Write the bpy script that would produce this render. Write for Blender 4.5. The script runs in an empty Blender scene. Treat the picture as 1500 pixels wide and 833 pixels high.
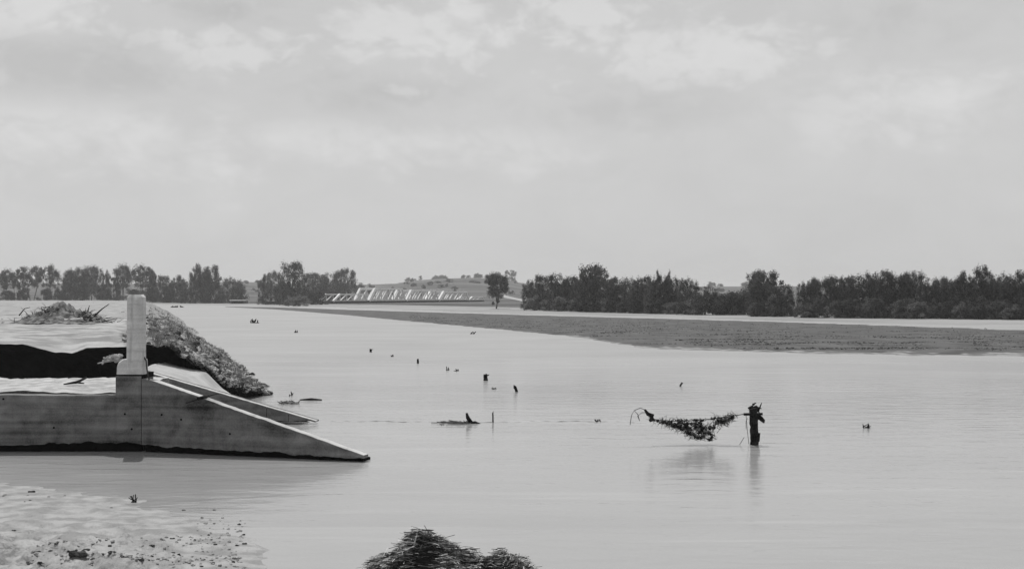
import bpy, math, random
import numpy as np

# ------------------------------------------------------------------ camera, sky, sun, exposure
R = math.radians
sc = bpy.context.scene
C = sc.collection
F, HZ, H = 1800.0, 430.0, 2.8          # focal length in photo pixels, horizon row, eye height over the water
SUN_EL, SUN_AZ = 65.0, -14.0           # azimuth measured from +Y, negative = towards -X

cam_d = bpy.data.cameras.new('camera')
cam = bpy.data.objects.new('camera', cam_d); C.objects.link(cam)
cam.location = (0, 0, H); cam.rotation_euler = (R(90), 0, 0)
cam_d.sensor_width = 36; cam_d.lens = 36 * F / 1500
cam_d.shift_y = (HZ - 416.5) / 1500
cam_d.clip_start = 0.1; cam_d.clip_end = 12000
sc.camera = cam

vs = sc.view_settings
vs.view_transform = 'Standard'; vs.look = 'None'; vs.gamma = 1; vs.exposure = 0.17
vs.use_curve_mapping = False
sc.cycles.max_bounces = 5; sc.cycles.diffuse_bounces = 3; sc.cycles.glossy_bounces = 2; sc.cycles.volume_bounces = 1
sc.cycles.transparent_max_bounces = 8

sun_d = bpy.data.lights.new('sun', 'SUN'); sun_d.energy = 2.5; sun_d.angle = R(0.6)
sun_d.color = (1, 0.99, 0.975)
sun = bpy.data.objects.new('sun', sun_d); C.objects.link(sun)
sun.rotation_euler = (R(90 - SUN_EL), 0, R(180 - SUN_AZ))
sun.location = (-30, 60, 80)

def N(nt, t, **kw):
    n = nt.nodes.new(t)
    for k, v in kw.items(): setattr(n, k, v)
    return n
def mth(nt, op, a, b=None, c=None, clamp=False):
    n = N(nt, 'ShaderNodeMath', operation=op, use_clamp=clamp)
    for i, v in enumerate((a, b, c)):
        if v is None: continue
        if isinstance(v, (int, float)): n.inputs[i].default_value = v
        else: nt.links.new(v, n.inputs[i])
    return n.outputs[0]
def sstep(nt, v, lo, hi, to0=0.0, to1=1.0):
    n = N(nt, 'ShaderNodeMapRange', interpolation_type='SMOOTHSTEP')
    nt.links.new(v, n.inputs[0])
    n.inputs[1].default_value = lo; n.inputs[2].default_value = hi
    n.inputs[3].default_value = to0; n.inputs[4].default_value = to1
    return n.outputs[0]

world = bpy.data.worlds.new('World'); sc.world = world; world.use_nodes = True
world.cycles.sampling_method = 'MANUAL'; world.cycles.sample_map_resolution = 256
def build_world():
    nt = world.node_tree; nt.nodes.clear(); L = nt.links.new
    sky = N(nt, 'ShaderNodeTexSky', sky_type='NISHITA', sun_disc=False)
    sky.sun_elevation = R(SUN_EL); sky.sun_rotation = R(SUN_AZ)
    sky.air_density = 1.0; sky.dust_density = 2.5; sky.altitude = 300
    bw = N(nt, 'ShaderNodeRGBToBW'); L(sky.outputs[0], bw.inputs[0])
    clear = mth(nt, 'MULTIPLY', bw.outputs[0], 1.0)
    tc = N(nt, 'ShaderNodeTexCoord')
    sp = N(nt, 'ShaderNodeSeparateXYZ'); L(tc.outputs['Generated'], sp.inputs[0])
    az = mth(nt, 'ARCTAN2', sp.outputs[0], sp.outputs[1])
    el = mth(nt, 'ARCSINE', sp.outputs[2])
    cb = N(nt, 'ShaderNodeCombineXYZ'); L(az, cb.inputs[0])
    L(mth(nt, 'MULTIPLY', el, 1.7), cb.inputs[1])
    def noise(scale, detail, off, dist=0.0, rough=0.55):
        m = N(nt, 'ShaderNodeVectorMath', operation='ADD'); L(cb.outputs[0], m.inputs[0])
        m.inputs[1].default_value = (off, off * 0.37, 0)
        n = N(nt, 'ShaderNodeTexNoise'); L(m.outputs[0], n.inputs['Vector'])
        n.inputs['Scale'].default_value = scale; n.inputs['Detail'].default_value = detail
        n.inputs['Roughness'].default_value = rough; n.inputs['Distortion'].default_value = dist
        return n.outputs[0]
    big = noise(3.2, 5, 4.1, 0.4)
    fine = noise(34, 8, 1.7, 0.6, 0.62)
    mid = noise(11, 8, 8.3, 0.9, 0.6)
    vo = N(nt, 'ShaderNodeTexVoronoi', feature='SMOOTH_F1'); vm = N(nt, 'ShaderNodeVectorMath', operation='ADD'); L(cb.outputs[0], vm.inputs[0])
    wn_ = N(nt, 'ShaderNodeTexNoise'); L(cb.outputs[0], wn_.inputs['Vector']); wn_.inputs['Scale'].default_value = 22; wn_.inputs['Detail'].default_value = 5
    vs_ = N(nt, 'ShaderNodeVectorMath', operation='SCALE'); L(wn_.outputs[1], vs_.inputs[0]); vs_.inputs['Scale'].default_value = 0.05; L(vs_.outputs[0], vm.inputs[1])
    L(vm.outputs[0], vo.inputs['Vector']); vo.inputs['Scale'].default_value = 26; vo.inputs['Smoothness'].default_value = 0.35; vo.inputs['Detail'].default_value = 2; vo.inputs['Roughness'].default_value = 0.55
    puff = mth(nt, 'SUBTRACT', 0.95, mth(nt, 'MULTIPLY', vo.outputs['Distance'], 1.0))
    def blob(px, py, rx, ry, lo, hi, k=4.2):
        a0 = (px - 750) / F; e0 = (HZ - py) / F
        dx = mth(nt, 'DIVIDE', mth(nt, 'SUBTRACT', az, a0), rx / F)
        dy = mth(nt, 'DIVIDE', mth(nt, 'SUBTRACT', el, e0), ry / F)
        d = mth(nt, 'SQRT', mth(nt, 'ADD', mth(nt, 'MULTIPLY', dx, dx), mth(nt, 'MULTIPLY', dy, dy)))
        v = mth(nt, 'ADD', mth(nt, 'SUBTRACT', 1.0, d), mth(nt, 'MULTIPLY', mth(nt, 'SUBTRACT', mth(nt, 'ADD', mth(nt, 'ADD', mth(nt, 'MULTIPLY', fine, 0.25), mth(nt, 'MULTIPLY', puff, 0.3)), mth(nt, 'MULTIPLY', mid, 0.5)), 0.5), k))
        return sstep(nt, v, lo, hi)
    bright = None
    for b in [(80, 50, 150, 60, -0.45, 0.35), (340, 92, 150, 45, -0.45, 0.3), (590, 55, 160, 75, -0.45, 0.4), (840, 25, 140, 60, -0.45, 0.35),
              (980, 90, 220, 60, -0.45, 0.45), (130, 215, 330, 70, -0.5, 1.0, 3.0), (620, 215, 320, 45, -0.5, 1.0, 3.0), (1300, 165, 280, 60, -0.5, 1.0, 3.0)]:
        v = blob(*b); bright = v if bright is None else mth(nt, 'MAXIMUM', bright, v)
    dark = None
    for b in [(120, 122, 230, 56, -0.4, 0.5, 2.6), (330, 35, 140, 30, -0.4, 0.9, 3.0), (930, 165, 280, 64, -0.5, 1.1, 3.0), (560, 140, 220, 50, -0.4, 1.1, 3.0), (1280, 60, 230, 80, 0.0, 1.4, 2.4)]:
        v = blob(*b); dark = v if dark is None else mth(nt, 'MAXIMUM', dark, v)
    gen = sstep(nt, big, 0.35, 0.7)
    veil = mth(nt, 'ADD', 5.1, mth(nt, 'MULTIPLY', gen, 0.35))
    veil = mth(nt, 'ADD', veil, mth(nt, 'MULTIPLY', mth(nt, 'SUBTRACT', mid, 0.5), 0.9))
    veil = mth(nt, 'ADD', veil, mth(nt, 'MULTIPLY', bright, 1.0))
    veil = mth(nt, 'SUBTRACT', veil, mth(nt, 'MULTIPLY', dark, 0.75))
    mx = N(nt, 'ShaderNodeMix', data_type='FLOAT'); mx.inputs[0].default_value = 0.82
    L(clear, mx.inputs[2]); L(veil, mx.inputs[3])
    bg = N(nt, 'ShaderNodeBackground'); bg.inputs[1].default_value = 0.1
    L(mx.outputs[0], bg.inputs[0])
    out = N(nt, 'ShaderNodeOutputWorld'); L(bg.outputs[0], out.inputs[0])
build_world()

# ------------------------------------------------------------------ helpers
rnd = random.Random(7)
def gp(px, py, z=0.0):
    Y = (H - z) * F / (py - HZ)
    return np.array(((px - 750) / F * Y, Y, z))
def at(px, py, Y):
    return np.array(((px - 750) / F * Y, Y, H - (py - HZ) / F * Y))
def sm(a, b, x):
    t = np.clip((np.asarray(x, float) - a) / (b - a), 0, 1); return t * t * (3 - 2 * t)
def vnoise(x, y, seed=0):
    x = np.asarray(x, float); y = np.asarray(y, float)
    xi = np.floor(x).astype(np.int64); yi = np.floor(y).astype(np.int64)
    fx = x - xi; fy = y - yi; fx = fx * fx * (3 - 2 * fx); fy = fy * fy * (3 - 2 * fy)
    def h(i, j):
        n = (i * 374761393 + j * 668265263 + seed * 974711) & 0x7fffffff
        n = ((n ^ (n >> 13)) * 1274126177) & 0x7fffffff
        return ((n ^ (n >> 16)) & 0xffff) / 65535.0
    return (h(xi, yi) * (1 - fx) + h(xi + 1, yi) * fx) * (1 - fy) + (h(xi, yi + 1) * (1 - fx) + h(xi + 1, yi + 1) * fx) * fy - 0.5
def fbm(x, y, seed=0, o=4):
    s = 0; a = 1.0
    for k in range(o):
        s = s + a * vnoise(np.asarray(x) * 2 ** k, np.asarray(y) * 2 ** k, seed + k); a *= 0.5
    return s

class MB:
    def __init__(s): s.v = []; s.f = []
    def add(s, vs, fs):
        o = len(s.v); s.v += [tuple(map(float, p)) for p in vs]; s.f += [tuple(i + o for i in f) for f in fs]
    def box(s, a, b, top=None):
        x0, y0, z0 = a; x1, y1, z1 = b
        s.add([(x0, y0, z0), (x1, y0, z0), (x1, y1, z0), (x0, y1, z0), (x0, y0, z1), (x1, y0, z1), (x1, y1, z1), (x0, y1, z1)],
              [(0, 3, 2, 1), (4, 5, 6, 7), (0, 1, 5, 4), (1, 2, 6, 5), (2, 3, 7, 6), (3, 0, 4, 7)])
    def bar(s, p, q, w, h=None):
        h = h or w; p = np.array(p, float); q = np.array(q, float); d = q - p; d /= np.linalg.norm(d)
        up = np.array((0, 0, 1.0)) if abs(d[2]) < 0.95 else np.array((0, 1.0, 0))
        a = np.cross(d, up); a /= np.linalg.norm(a); b = np.cross(a, d)
        vs = [e + a * w / 2 * i + b * h / 2 * j for e in (p, q) for i, j in ((-1, -1), (1, -1), (1, 1), (-1, 1))]
        s.add(vs, [(0, 1, 2, 3), (7, 6, 5, 4), (0, 4, 5, 1), (1, 5, 6, 2), (2, 6, 7, 3), (3, 7, 4, 0)])
    def tube(s, pts, rad, n=5):
        pts = [np.array(p, float) for p in pts]; m = len(pts); vs = []; fs = []
        for i, p in enumerate(pts):
            d = pts[min(i + 1, m - 1)] - pts[max(i - 1, 0)]; d /= (np.linalg.norm(d) + 1e-9)
            up = np.array((0, 0, 1.0)) if abs(d[2]) < 0.9 else np.array((1.0, 0, 0))
            a = np.cross(d, up); a /= np.linalg.norm(a); b = np.cross(a, d)
            r = rad[i] if hasattr(rad, '__len__') else rad
            for k in range(n):
                t = 2 * math.pi * k / n; vs.append(p + (a * math.cos(t) + b * math.sin(t)) * r)
        for i in range(m - 1):
            for k in range(n):
                fs.append((i * n + k, i * n + (k + 1) % n, (i + 1) * n + (k + 1) % n, (i + 1) * n + k))
        fs.append(tuple(reversed(range(n)))); fs.append(tuple((m - 1) * n + k for k in range(n)))
        s.add(vs, fs)
    def ribbon(s, pts, w, side):
        side = np.array(side, float); vs = []; m = len(pts)
        for p in pts: vs += [np.array(p) - side * w / 2, np.array(p) + side * w / 2]
        s.add(vs, [(2 * i, 2 * i + 1, 2 * i + 3, 2 * i + 2) for i in range(m - 1)])
    def rock(s, c, r, rg, n=7, flat=0.6):
        vs = []; fs = []; rings = 4
        for i in range(rings + 1):
            ph = math.pi * i / rings
            for k in range(n):
                t = 2 * math.pi * k / n + i * 0.3; q = 1 + rg.uniform(-0.3, 0.3)
                vs.append((c[0] + r * q * math.sin(ph) * math.cos(t), c[1] + r * q * math.sin(ph) * math.sin(t), c[2] + r * flat * q * math.cos(ph)))
        for i in range(rings):
            for k in range(n): fs.append((i * n + k, (i + 1) * n + k, (i + 1) * n + (k + 1) % n, i * n + (k + 1) % n))
        s.add(vs, fs)
    def build(s, name, mat, parent=None, origin=(0, 0, 0), smooth=False):
        me = bpy.data.meshes.new(name)
        o3 = np.array(origin, float); v = np.array(s.v, float) - o3
        me.from_pydata(v.tolist(), [], s.f); me.materials.append(mat)
        if smooth: me.polygons.foreach_set('use_smooth', [True] * len(me.polygons))
        me.update()
        o = bpy.data.objects.new(name, me); C.objects.link(o)
        if parent is not None: o.parent = parent
        else: o.location = tuple(o3)
        return o
def grid_obj(name, X, Y, Z, mat, smooth=True, attr=None):
    nr, nc = X.shape
    me = bpy.data.meshes.new(name)
    v = np.stack([X, Y, Z], -1).reshape(-1, 3)
    i = np.arange(nr * nc).reshape(nr, nc)
    f = np.stack([i[:-1, :-1], i[:-1, 1:], i[1:, 1:], i[1:, :-1]], -1).reshape(-1, 4)
    me.from_pydata(v.tolist(), [], f.tolist()); me.materials.append(mat)
    if smooth: me.polygons.foreach_set('use_smooth', [True] * len(me.polygons))
    if attr is not None:
        a = me.attributes.new('cover', 'FLOAT', 'POINT'); a.data.foreach_set('value', attr.reshape(-1).astype(np.float32))
    me.update()
    o = bpy.data.objects.new(name, me); C.objects.link(o); return o
def tag(o, label, cat=None, group=None, kind=None):
    if label: o['label'] = label
    if cat: o['category'] = cat
    if group: o['group'] = group
    if kind: o['kind'] = kind
    return o
def empty(name, loc):
    o = bpy.data.objects.new(name, None); C.objects.link(o); o.location = tuple(map(float, loc)); o.empty_display_size = 0.2; return o

# ------------------------------------------------------------------ materials (all neutral greys: the photograph is monochrome)
def mat(name, a, b, scale=4.0, rough=0.9, bump=0.0, bscale=None, stretch=(1, 1, 1), spec=0.2, detail=6, coord='Object', lo=0.35, hi=0.65, rand=0.0, transl=0.0):
    m = bpy.data.materials.new(name); m.use_nodes = True
    nt = m.node_tree; L = nt.links.new; p = nt.nodes['Principled BSDF']
    tc = N(nt, 'ShaderNodeTexCoord'); mp = N(nt, 'ShaderNodeMapping'); mp.inputs['Scale'].default_value = stretch
    L(tc.outputs[coord], mp.inputs[0])
    n = N(nt, 'ShaderNodeTexNoise'); L(mp.outputs[0], n.inputs['Vector']); n.inputs['Scale'].default_value = scale; n.inputs['Detail'].default_value = detail
    fac = sstep(nt, n.outputs[0], lo, hi)
    val = mth(nt, 'MULTIPLY_ADD', fac, b - a, a)
    if rand:
        oi = N(nt, 'ShaderNodeObjectInfo')
        val = mth(nt, 'MULTIPLY', val, mth(nt, 'MULTIPLY_ADD', oi.outputs['Random'], rand, 1 - rand / 2))
    cbn = N(nt, 'ShaderNodeCombineColor')
    for i in range(3): L(val, cbn.inputs[i])
    L(cbn.outputs[0], p.inputs['Base Color'])
    p.inputs['Roughness'].default_value = rough; p.inputs['Specular IOR Level'].default_value = spec
    if bump:
        n2 = N(nt, 'ShaderNodeTexNoise'); L(mp.outputs[0], n2.inputs['Vector']); n2.inputs['Scale'].default_value = bscale or scale * 3; n2.inputs['Detail'].default_value = 6
        bp = N(nt, 'ShaderNodeBump'); bp.inputs['Strength'].default_value = 1.0; bp.inputs['Distance'].default_value = bump
        L(n2.outputs[0], bp.inputs['Height']); L(bp.outputs[0], p.inputs['Normal'])
    if transl:
        tr = N(nt, 'ShaderNodeBsdfTranslucent'); L(cbn.outputs[0], tr.inputs[0])
        ms = N(nt, 'ShaderNodeMixShader'); ms.inputs[0].default_value = transl
        L(p.outputs[0], ms.inputs[1]); L(tr.outputs[0], ms.inputs[2]); L(ms.outputs[0], nt.nodes['Material Output'].inputs[0])
    m['val'] = 0
    return m
def cover_mat(name, a, b, c, d, s1, s2, bump=0.05):
    """two kinds of ground on one sheet, told apart by the mesh attribute 'cover': bare (a..b) and grown over (c..d)"""
    m = mat(name, a, b, s1, bump=bump, bscale=s1 * 4)
    nt = m.node_tree; L = nt.links.new; p = nt.nodes['Principled BSDF']
    src = p.inputs['Base Color'].links[0].from_socket
    tc = N(nt, 'ShaderNodeTexCoord'); n = N(nt, 'ShaderNodeTexNoise'); L(tc.outputs['Object'], n.inputs['Vector']); n.inputs['Scale'].default_value = s2; n.inputs['Detail'].default_value = 7
    val = mth(nt, 'MULTIPLY_ADD', sstep(nt, n.outputs[0], 0.35, 0.65), d - c, c)
    cc = N(nt, 'ShaderNodeCombineColor')
    for i in range(3): L(val, cc.inputs[i])
    at_ = N(nt, 'ShaderNodeAttribute', attribute_name='cover')
    edge = mth(nt, 'ADD', at_.outputs['Fac'], mth(nt, 'MULTIPLY', mth(nt, 'SUBTRACT', n.outputs[0], 0.5), 0.8))
    mx = N(nt, 'ShaderNodeMix', data_type='RGBA'); L(sstep(nt, edge, 0.4, 0.6), mx.inputs[0]); L(src, mx.inputs[6]); L(cc.outputs[0], mx.inputs[7])
    L(mx.outputs[2], p.inputs['Base Color'])
    return m

M = {}
M['mud'] = mat('pale_mud', 0.34, 0.46, 1.6, 0.75, 0.02, 9, spec=0.3)
M['near_mud'] = mat('wet_silt', 0.19, 0.33, 3.6, 0.55, 0.035, 12, spec=0.4, detail=9)
M['deck_mud'] = mat('dry_silt', 0.32, 0.50, 3.5, 0.9, 0.05, 9)
M['bank'] = cover_mat('bank_top', 0.22, 0.41, 0.16, 0.33, 0.8, 2.6, 0.12)
M['land'] = cover_mat('far_land', 0.24, 0.33, 0.045, 0.12, 0.06, 0.02, 0.0)
M['cut'] = mat('damp_shaded_cut', 0.005, 0.012, 3, 0.95, 0.05, 8)  # damp soil, darkened further so the bank's shadow is in the colour
M['field'] = cover_mat('drowned_field', 0.062, 0.11, 0.13, 0.30, 0.5, 1.4, 0.03)
M['stub'] = mat('stubble', 0.07, 0.15, 3, 0.9, rand=0)
M['straw'] = mat('straw_pale', 0.42, 0.72, 9, 0.8)
M['straw_g'] = mat('straw_grey', 0.10, 0.24, 9, 0.9)
M['straw_d'] = mat('straw_rot_and_shade', 0.015, 0.04, 6, 0.95)  # rotten stalks, and painted shade for the gaps in the heap
M['wood'] = mat('weathered_wood', 0.10, 0.22, 6, 0.9, 0.01, 20, stretch=(1, 1, 0.2))
M['dark_wood'] = mat('wet_black_wood', 0.006, 0.03, 8, 0.9, 0.01, 20, spec=0.08)
M['pale_wood'] = mat('bleached_wood', 0.42, 0.6, 6, 0.85, 0.01, 18)
M['clod'] = mat('dark_clod', 0.02, 0.07, 6, 0.95, 0.03, 10)
M['clod_p'] = mat('silted_clod', 0.2, 0.4, 6, 0.9, 0.03, 10)
M['weed'] = mat('weed', 0.11, 0.26, 1.2, 0.85, transl=0.25)
M['leaf'] = mat('leaf', 0.03, 0.125, 7.0, 0.7, rand=0.5, transl=0.3, spec=0.15)
M['leaf_p'] = mat('pale_leaf', 0.10, 0.22, 6.0, 0.7, rand=0.4, transl=0.3, spec=0.15)
M['brush_soil'] = mat('brush_soil', 0.07, 0.24, 4, 0.95, 0.06, 9)
M['bark'] = mat('bark', 0.06, 0.14, 5, 0.95, rand=0.5)
M['steel'] = mat('white_bridge_paint', 0.78, 0.86, 0.7, 0.6)
M['steel_g'] = mat('grey_bridge_steel', 0.5, 0.65, 0.7, 0.7)
M['deckwood'] = mat('bridge_deck', 0.05, 0.1, 0.8, 0.9)
M['wire'] = mat('rusty_wire', 0.03, 0.06, 10, 0.8)
M['road'] = mat('dirt_road', 0.30, 0.38, 0.3, 0.9)

def concrete(name, base, var, stain):
    m = bpy.data.materials.new(name); m.use_nodes = True
    nt = m.node_tree; L = nt.links.new; p = nt.nodes['Principled BSDF']
    tc = N(nt, 'ShaderNodeTexCoord')
    def nz(scale, st, det=7, dist=0.0):
        mp = N(nt, 'ShaderNodeMapping'); mp.inputs['Scale'].default_value = st; L(tc.outputs['Object'], mp.inputs[0])
        n = N(nt, 'ShaderNodeTexNoise'); L(mp.outputs[0], n.inputs['Vector']); n.inputs['Scale'].default_value = scale; n.inputs['Detail'].default_value = det; n.inputs['Distortion'].default_value = dist
        return n.outputs[0]
    boards = nz(1.0, (0.22, 0.22, 8.0), 6)            # form boards, long in X
    blot = nz(2.2, (1, 1, 1.4), 8, 0.6)
    grain = nz(38, (1, 1, 1), 4)
    runs = nz(3.0, (2.2, 2.2, 0.25), 6)
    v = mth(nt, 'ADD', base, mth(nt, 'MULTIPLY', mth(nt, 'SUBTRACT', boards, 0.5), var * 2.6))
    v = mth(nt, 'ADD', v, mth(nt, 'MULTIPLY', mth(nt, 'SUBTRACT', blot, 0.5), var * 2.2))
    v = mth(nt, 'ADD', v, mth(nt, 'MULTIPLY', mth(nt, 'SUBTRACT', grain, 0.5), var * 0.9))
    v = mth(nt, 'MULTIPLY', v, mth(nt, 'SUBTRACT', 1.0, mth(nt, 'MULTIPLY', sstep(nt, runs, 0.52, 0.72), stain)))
    v = mth(nt, 'MAXIMUM', v, 0.02)
    cc = N(nt, 'ShaderNodeCombineColor')
    for i in range(3): L(v, cc.inputs[i])
    L(cc.outputs[0], p.inputs['Base Color']); p.inputs['Roughness'].default_value = 0.92; p.inputs['Specular IOR Level'].default_value = 0.15
    bp = N(nt, 'ShaderNodeBump'); bp.inputs['Distance'].default_value = 0.012
    L(mth(nt, 'ADD', boards, mth(nt, 'MULTIPLY', grain, 0.35)), bp.inputs['Height']); L(bp.outputs[0], p.inputs['Normal'])
    return m
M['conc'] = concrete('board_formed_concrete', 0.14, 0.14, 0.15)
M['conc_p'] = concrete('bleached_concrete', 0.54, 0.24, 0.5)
M['conc_lit'] = concrete('sunlit_concrete_top', 0.50, 0.16, 0.3)  # paler copy of the wall concrete, sunlight put into its colour
M['shade_black'] = mat('wet_shade_black', 0.003, 0.006, 3, 0.95, spec=0.05)  # wet concrete, with shade of recesses and undersides put into the colour

def water_mat():
    m = bpy.data.materials.new('silty_flood_water'); m.use_nodes = True
    nt = m.node_tree; L = nt.links.new; p = nt.nodes['Principled BSDF']
    tc = N(nt, 'ShaderNodeTexCoord')
    def nz(scale, st, det=4, dist=0.0):
        mp = N(nt, 'ShaderNodeMapping'); mp.inputs['Scale'].default_value = st; L(tc.outputs['Object'], mp.inputs[0])
        n = N(nt, 'ShaderNodeTexNoise'); L(mp.outputs[0], n.inputs['Vector']); n.inputs['Scale'].default_value = scale; n.inputs['Detail'].default_value = det; n.inputs['Distortion'].default_value = dist
        return n.outputs[0]
    silt = nz(0.16, (0.5, 1, 1), 6, 0.8)
    streak = nz(0.9, (0.18, 1.6, 1), 5, 0.5)
    v = mth(nt, 'ADD', 0.325, mth(nt, 'MULTIPLY', mth(nt, 'SUBTRACT', silt, 0.5), 0.17))
    v = mth(nt, 'ADD', v, mth(nt, 'MULTIPLY', sstep(nt, streak, 0.56, 0.76), 0.06))
    cc = N(nt, 'ShaderNodeCombineColor')
    for i in range(3): L(v, cc.inputs[i])
    L(cc.outputs[0], p.inputs['Base Color'])
    p.inputs['IOR'].default_value = 1.33; p.inputs['Roughness'].default_value = 0.12; p.inputs['Specular IOR Level'].default_value = 0.42
    # ripples: slight in the lee of the abutment, wind-ruffled in the open
    sp = N(nt, 'ShaderNodeSeparateXYZ'); L(tc.outputs['Object'], sp.inputs[0])
    open_ = sstep(nt, sp.outputs[1], 22.0, 48.0, 0.25, 1.0)
    L(sstep(nt, sp.outputs[1], 20.0, 90.0, 0.12, 0.5), p.inputs['Roughness'])
    r1 = nz(1.5, (0.6, 1.6, 1), 5, 0.4); r2 = nz(7, (0.7, 1.4, 1), 3)
    h = mth(nt, 'ADD', mth(nt, 'MULTIPLY', r1, 0.06), mth(nt, 'MULTIPLY', r2, 0.012))
    bp = N(nt, 'ShaderNodeBump'); bp.inputs['Distance'].default_value = 1.0; bp.inputs['Strength'].default_value = 1.0
    L(mth(nt, 'MULTIPLY', h, open_), bp.inputs['Height']); L(bp.outputs[0], p.inputs['Normal'])
    return m
M['water'] = water_mat()

# ------------------------------------------------------------------ water
mb = MB(); mb.add([(-5000, -300, 0), (5000, -300, 0), (5000, 5000, 0), (-5000, 5000, 0)], [(0, 1, 2, 3)])
tag(mb.build('water', M['water']), None, kind='structure')

# ------------------------------------------------------------------ far land and hills
def interp(x, tab): return np.interp(x, [t[0] for t in tab], [t[1] for t in tab])
SHORE = [(-3000, 300), (230, 312), (400, 282), (560, 215), (750, 168), (1140, 126), (1500, 99), (1700, 88), (2600, 66), (5000, 40)]
LANDZ = [(-3000, 1.0), (200, 1.0), (330, 0.45), (420, 0.3), (5000, 0.3)]
SKYL = [(-3000, 417), (200, 416), (345, 413), (390, 415), (520, 418), (580, 416), (600, 412), (640, 409), (700, 407), (745, 410), (765, 415), (830, 417), (1000, 420), (1100, 420), (1200, 419), (1600, 418), (3000, 420), (5000, 418)]
def land(x, y):
    x = np.asarray(x, float); y = np.asarray(y, float)
    px = 750 + F * x / np.maximum(y, 1)
    ysh = interp(px, SHORE) + 5 * fbm(x * 0.05, y * 0.02, 3)
    zl = interp(px, LANDZ)
    z = -0.6 + 0.66 * sm(ysh - 2.5, ysh + 2.5, y) + (zl - 0.06) * sm(ysh + 3, ysh * 1.3, y)
    top = H + (HZ - interp(px, SKYL)) / F * 1150
    z = z + (top - zl) * sm(400, 1150, y) * (1 + 0.10 * fbm(x * 0.006, y * 0.004, 9))
    return z + 0.05 * fbm(x * 0.15, y * 0.15, 4) * sm(ysh, ysh + 6, y)
def hit(px, py):
    Y = np.geomspace(45, 1600, 6000); X = (px - 750) / F * Y
    zr = H - (py - HZ) / F * Y; d = zr - land(X, Y)
    i = int(np.argmax(d < 0)); i = i if d[i] < 0 else 4000
    return np.array((X[i], Y[i], float(land(X[i], Y[i]))))
pxs = np.concatenate([np.arange(-2600, -50, 60), np.arange(-50, 1550, 10), np.arange(1550, 4200, 60)])
Ys = np.geomspace(55, 4200, 230)
PX, YY = np.meshgrid(pxs, Ys); XX = (PX - 750) / F * YY
YSH = interp(PX, SHORE)
tree_line = np.interp(PX, [-3000, 230, 400, 750, 1140, 1500, 3000], [335, 340, 320, 222, 158, 120, 90])
ZZ = land(XX, YY)
tag(grid_obj('ground', XX, YY, ZZ, M['land'], attr=sm(tree_line - 6, tree_line + 6, YY)), None, kind='structure')

# dirt road climbing the far rise
mb = MB(); pts = [hit(800, 447.5), hit(778, 443), hit(765, 440), hit(750, 437), hit(737, 434), hit(729, 431.5)]
rv = []
for i, p in enumerate(pts):
    w = 2.0 + p[1] * 0.007
    for s_ in (-1, 0, 1):
        q = p + np.array((0.3 * s_ * w, s_ * w * 1.9, 0)); rv.append((q[0], q[1], float(land(q[0], q[1])) + 0.10))
mb.add(rv, [(3 * i + k, 3 * i + k + 1, 3 * i + k + 4, 3 * i + k + 3) for i in range(len(pts) - 1) for k in range(2)])
tag(mb.build('dirt_road', M['road']), None, kind='structure')

# ------------------------------------------------------------------ drowned field: a low dark flat standing just out of the water
LOW = [(330, 449.6), (400, 453), (500, 461), (600, 471), (740, 484), (850, 496), (900, 505), (940, 512), (1050, 517), (1200, 521), (1500, 526), (1800, 530)]
UPP = [(330, 448.6), (400, 449.6), (500, 453.0), (600, 456), (740, 460), (1140, 470.5), (1500, 482), (1800, 491)]
cols = np.arange(330, 1800, 3.0); tt = np.linspace(0, 1, 150)
PC, TT = np.meshgrid(cols, tt)
yl = 5040 / (interp(PC, LOW) - HZ); yu = 5040 / (interp(PC, UPP) - HZ)
FY = yl + (yu - yl) * TT; FX = (PC - 750) / F * FY
edge = np.minimum((FY - yl), (yu - FY) * 0.8)
FZ = -0.014 + 0.06 * sm(0, 7, edge) + (0.012 + 0.035 * sm(0, 8, edge)) * (fbm(FX * 0.5, FY * 0.9, 11) + 0.4 * fbm(FX * 2.0, FY * 3.0, 15, 3))
tag(grid_obj('field', FX, FY, FZ, M['field'], attr=0.75 * sm(9, 0, (FY - yl) * sm(500, 900, PC) + 20 * sm(900, 500, PC) + 4 * fbm(FX * 0.25, FY * 0.35, 19))), None, kind='structure')
rg = np.random.default_rng(5)
mb = MB(); cnt = 0
for _ in range(17000):
    pc = rg.uniform(600, 1640); a = interp(pc, LOW); b = interp(pc, UPP)
    y0 = 5040 / (a - HZ); y1 = 5040 / (b - HZ)
    t = 0.07 + 0.9 * rg.beta(1.0, 2.4); Y = y0 + (y1 - y0) * t; X = (pc - 750) / F * Y
    if vnoise(X * 0.25, Y * 0.5, 31) < -0.12 + 0.1 * rg.random(): continue
    hgt = rg.uniform(0.03, 0.085); w = rg.uniform(0.02, 0.10)
    for k in range(2):
        an = rg.uniform(0, math.pi); dx, dy = math.cos(an) * w, math.sin(an) * w; lx, ly = rg.uniform(-0.06, 0.06, 2)
        mb.add([(X - dx, Y - dy, -0.03), (X + dx, Y + dy, -0.03), (X + lx + dx * 0.4, Y + ly + dy * 0.4, hgt), (X + lx - dx * 0.6, Y + ly - dy * 0.6, hgt * 0.8)], [(0, 1, 2, 3)])
tag(mb.build('stubble', M['stub']), 'dark flattened crop stubble standing out of the flooded field', 'stubble', kind='stuff')

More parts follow.
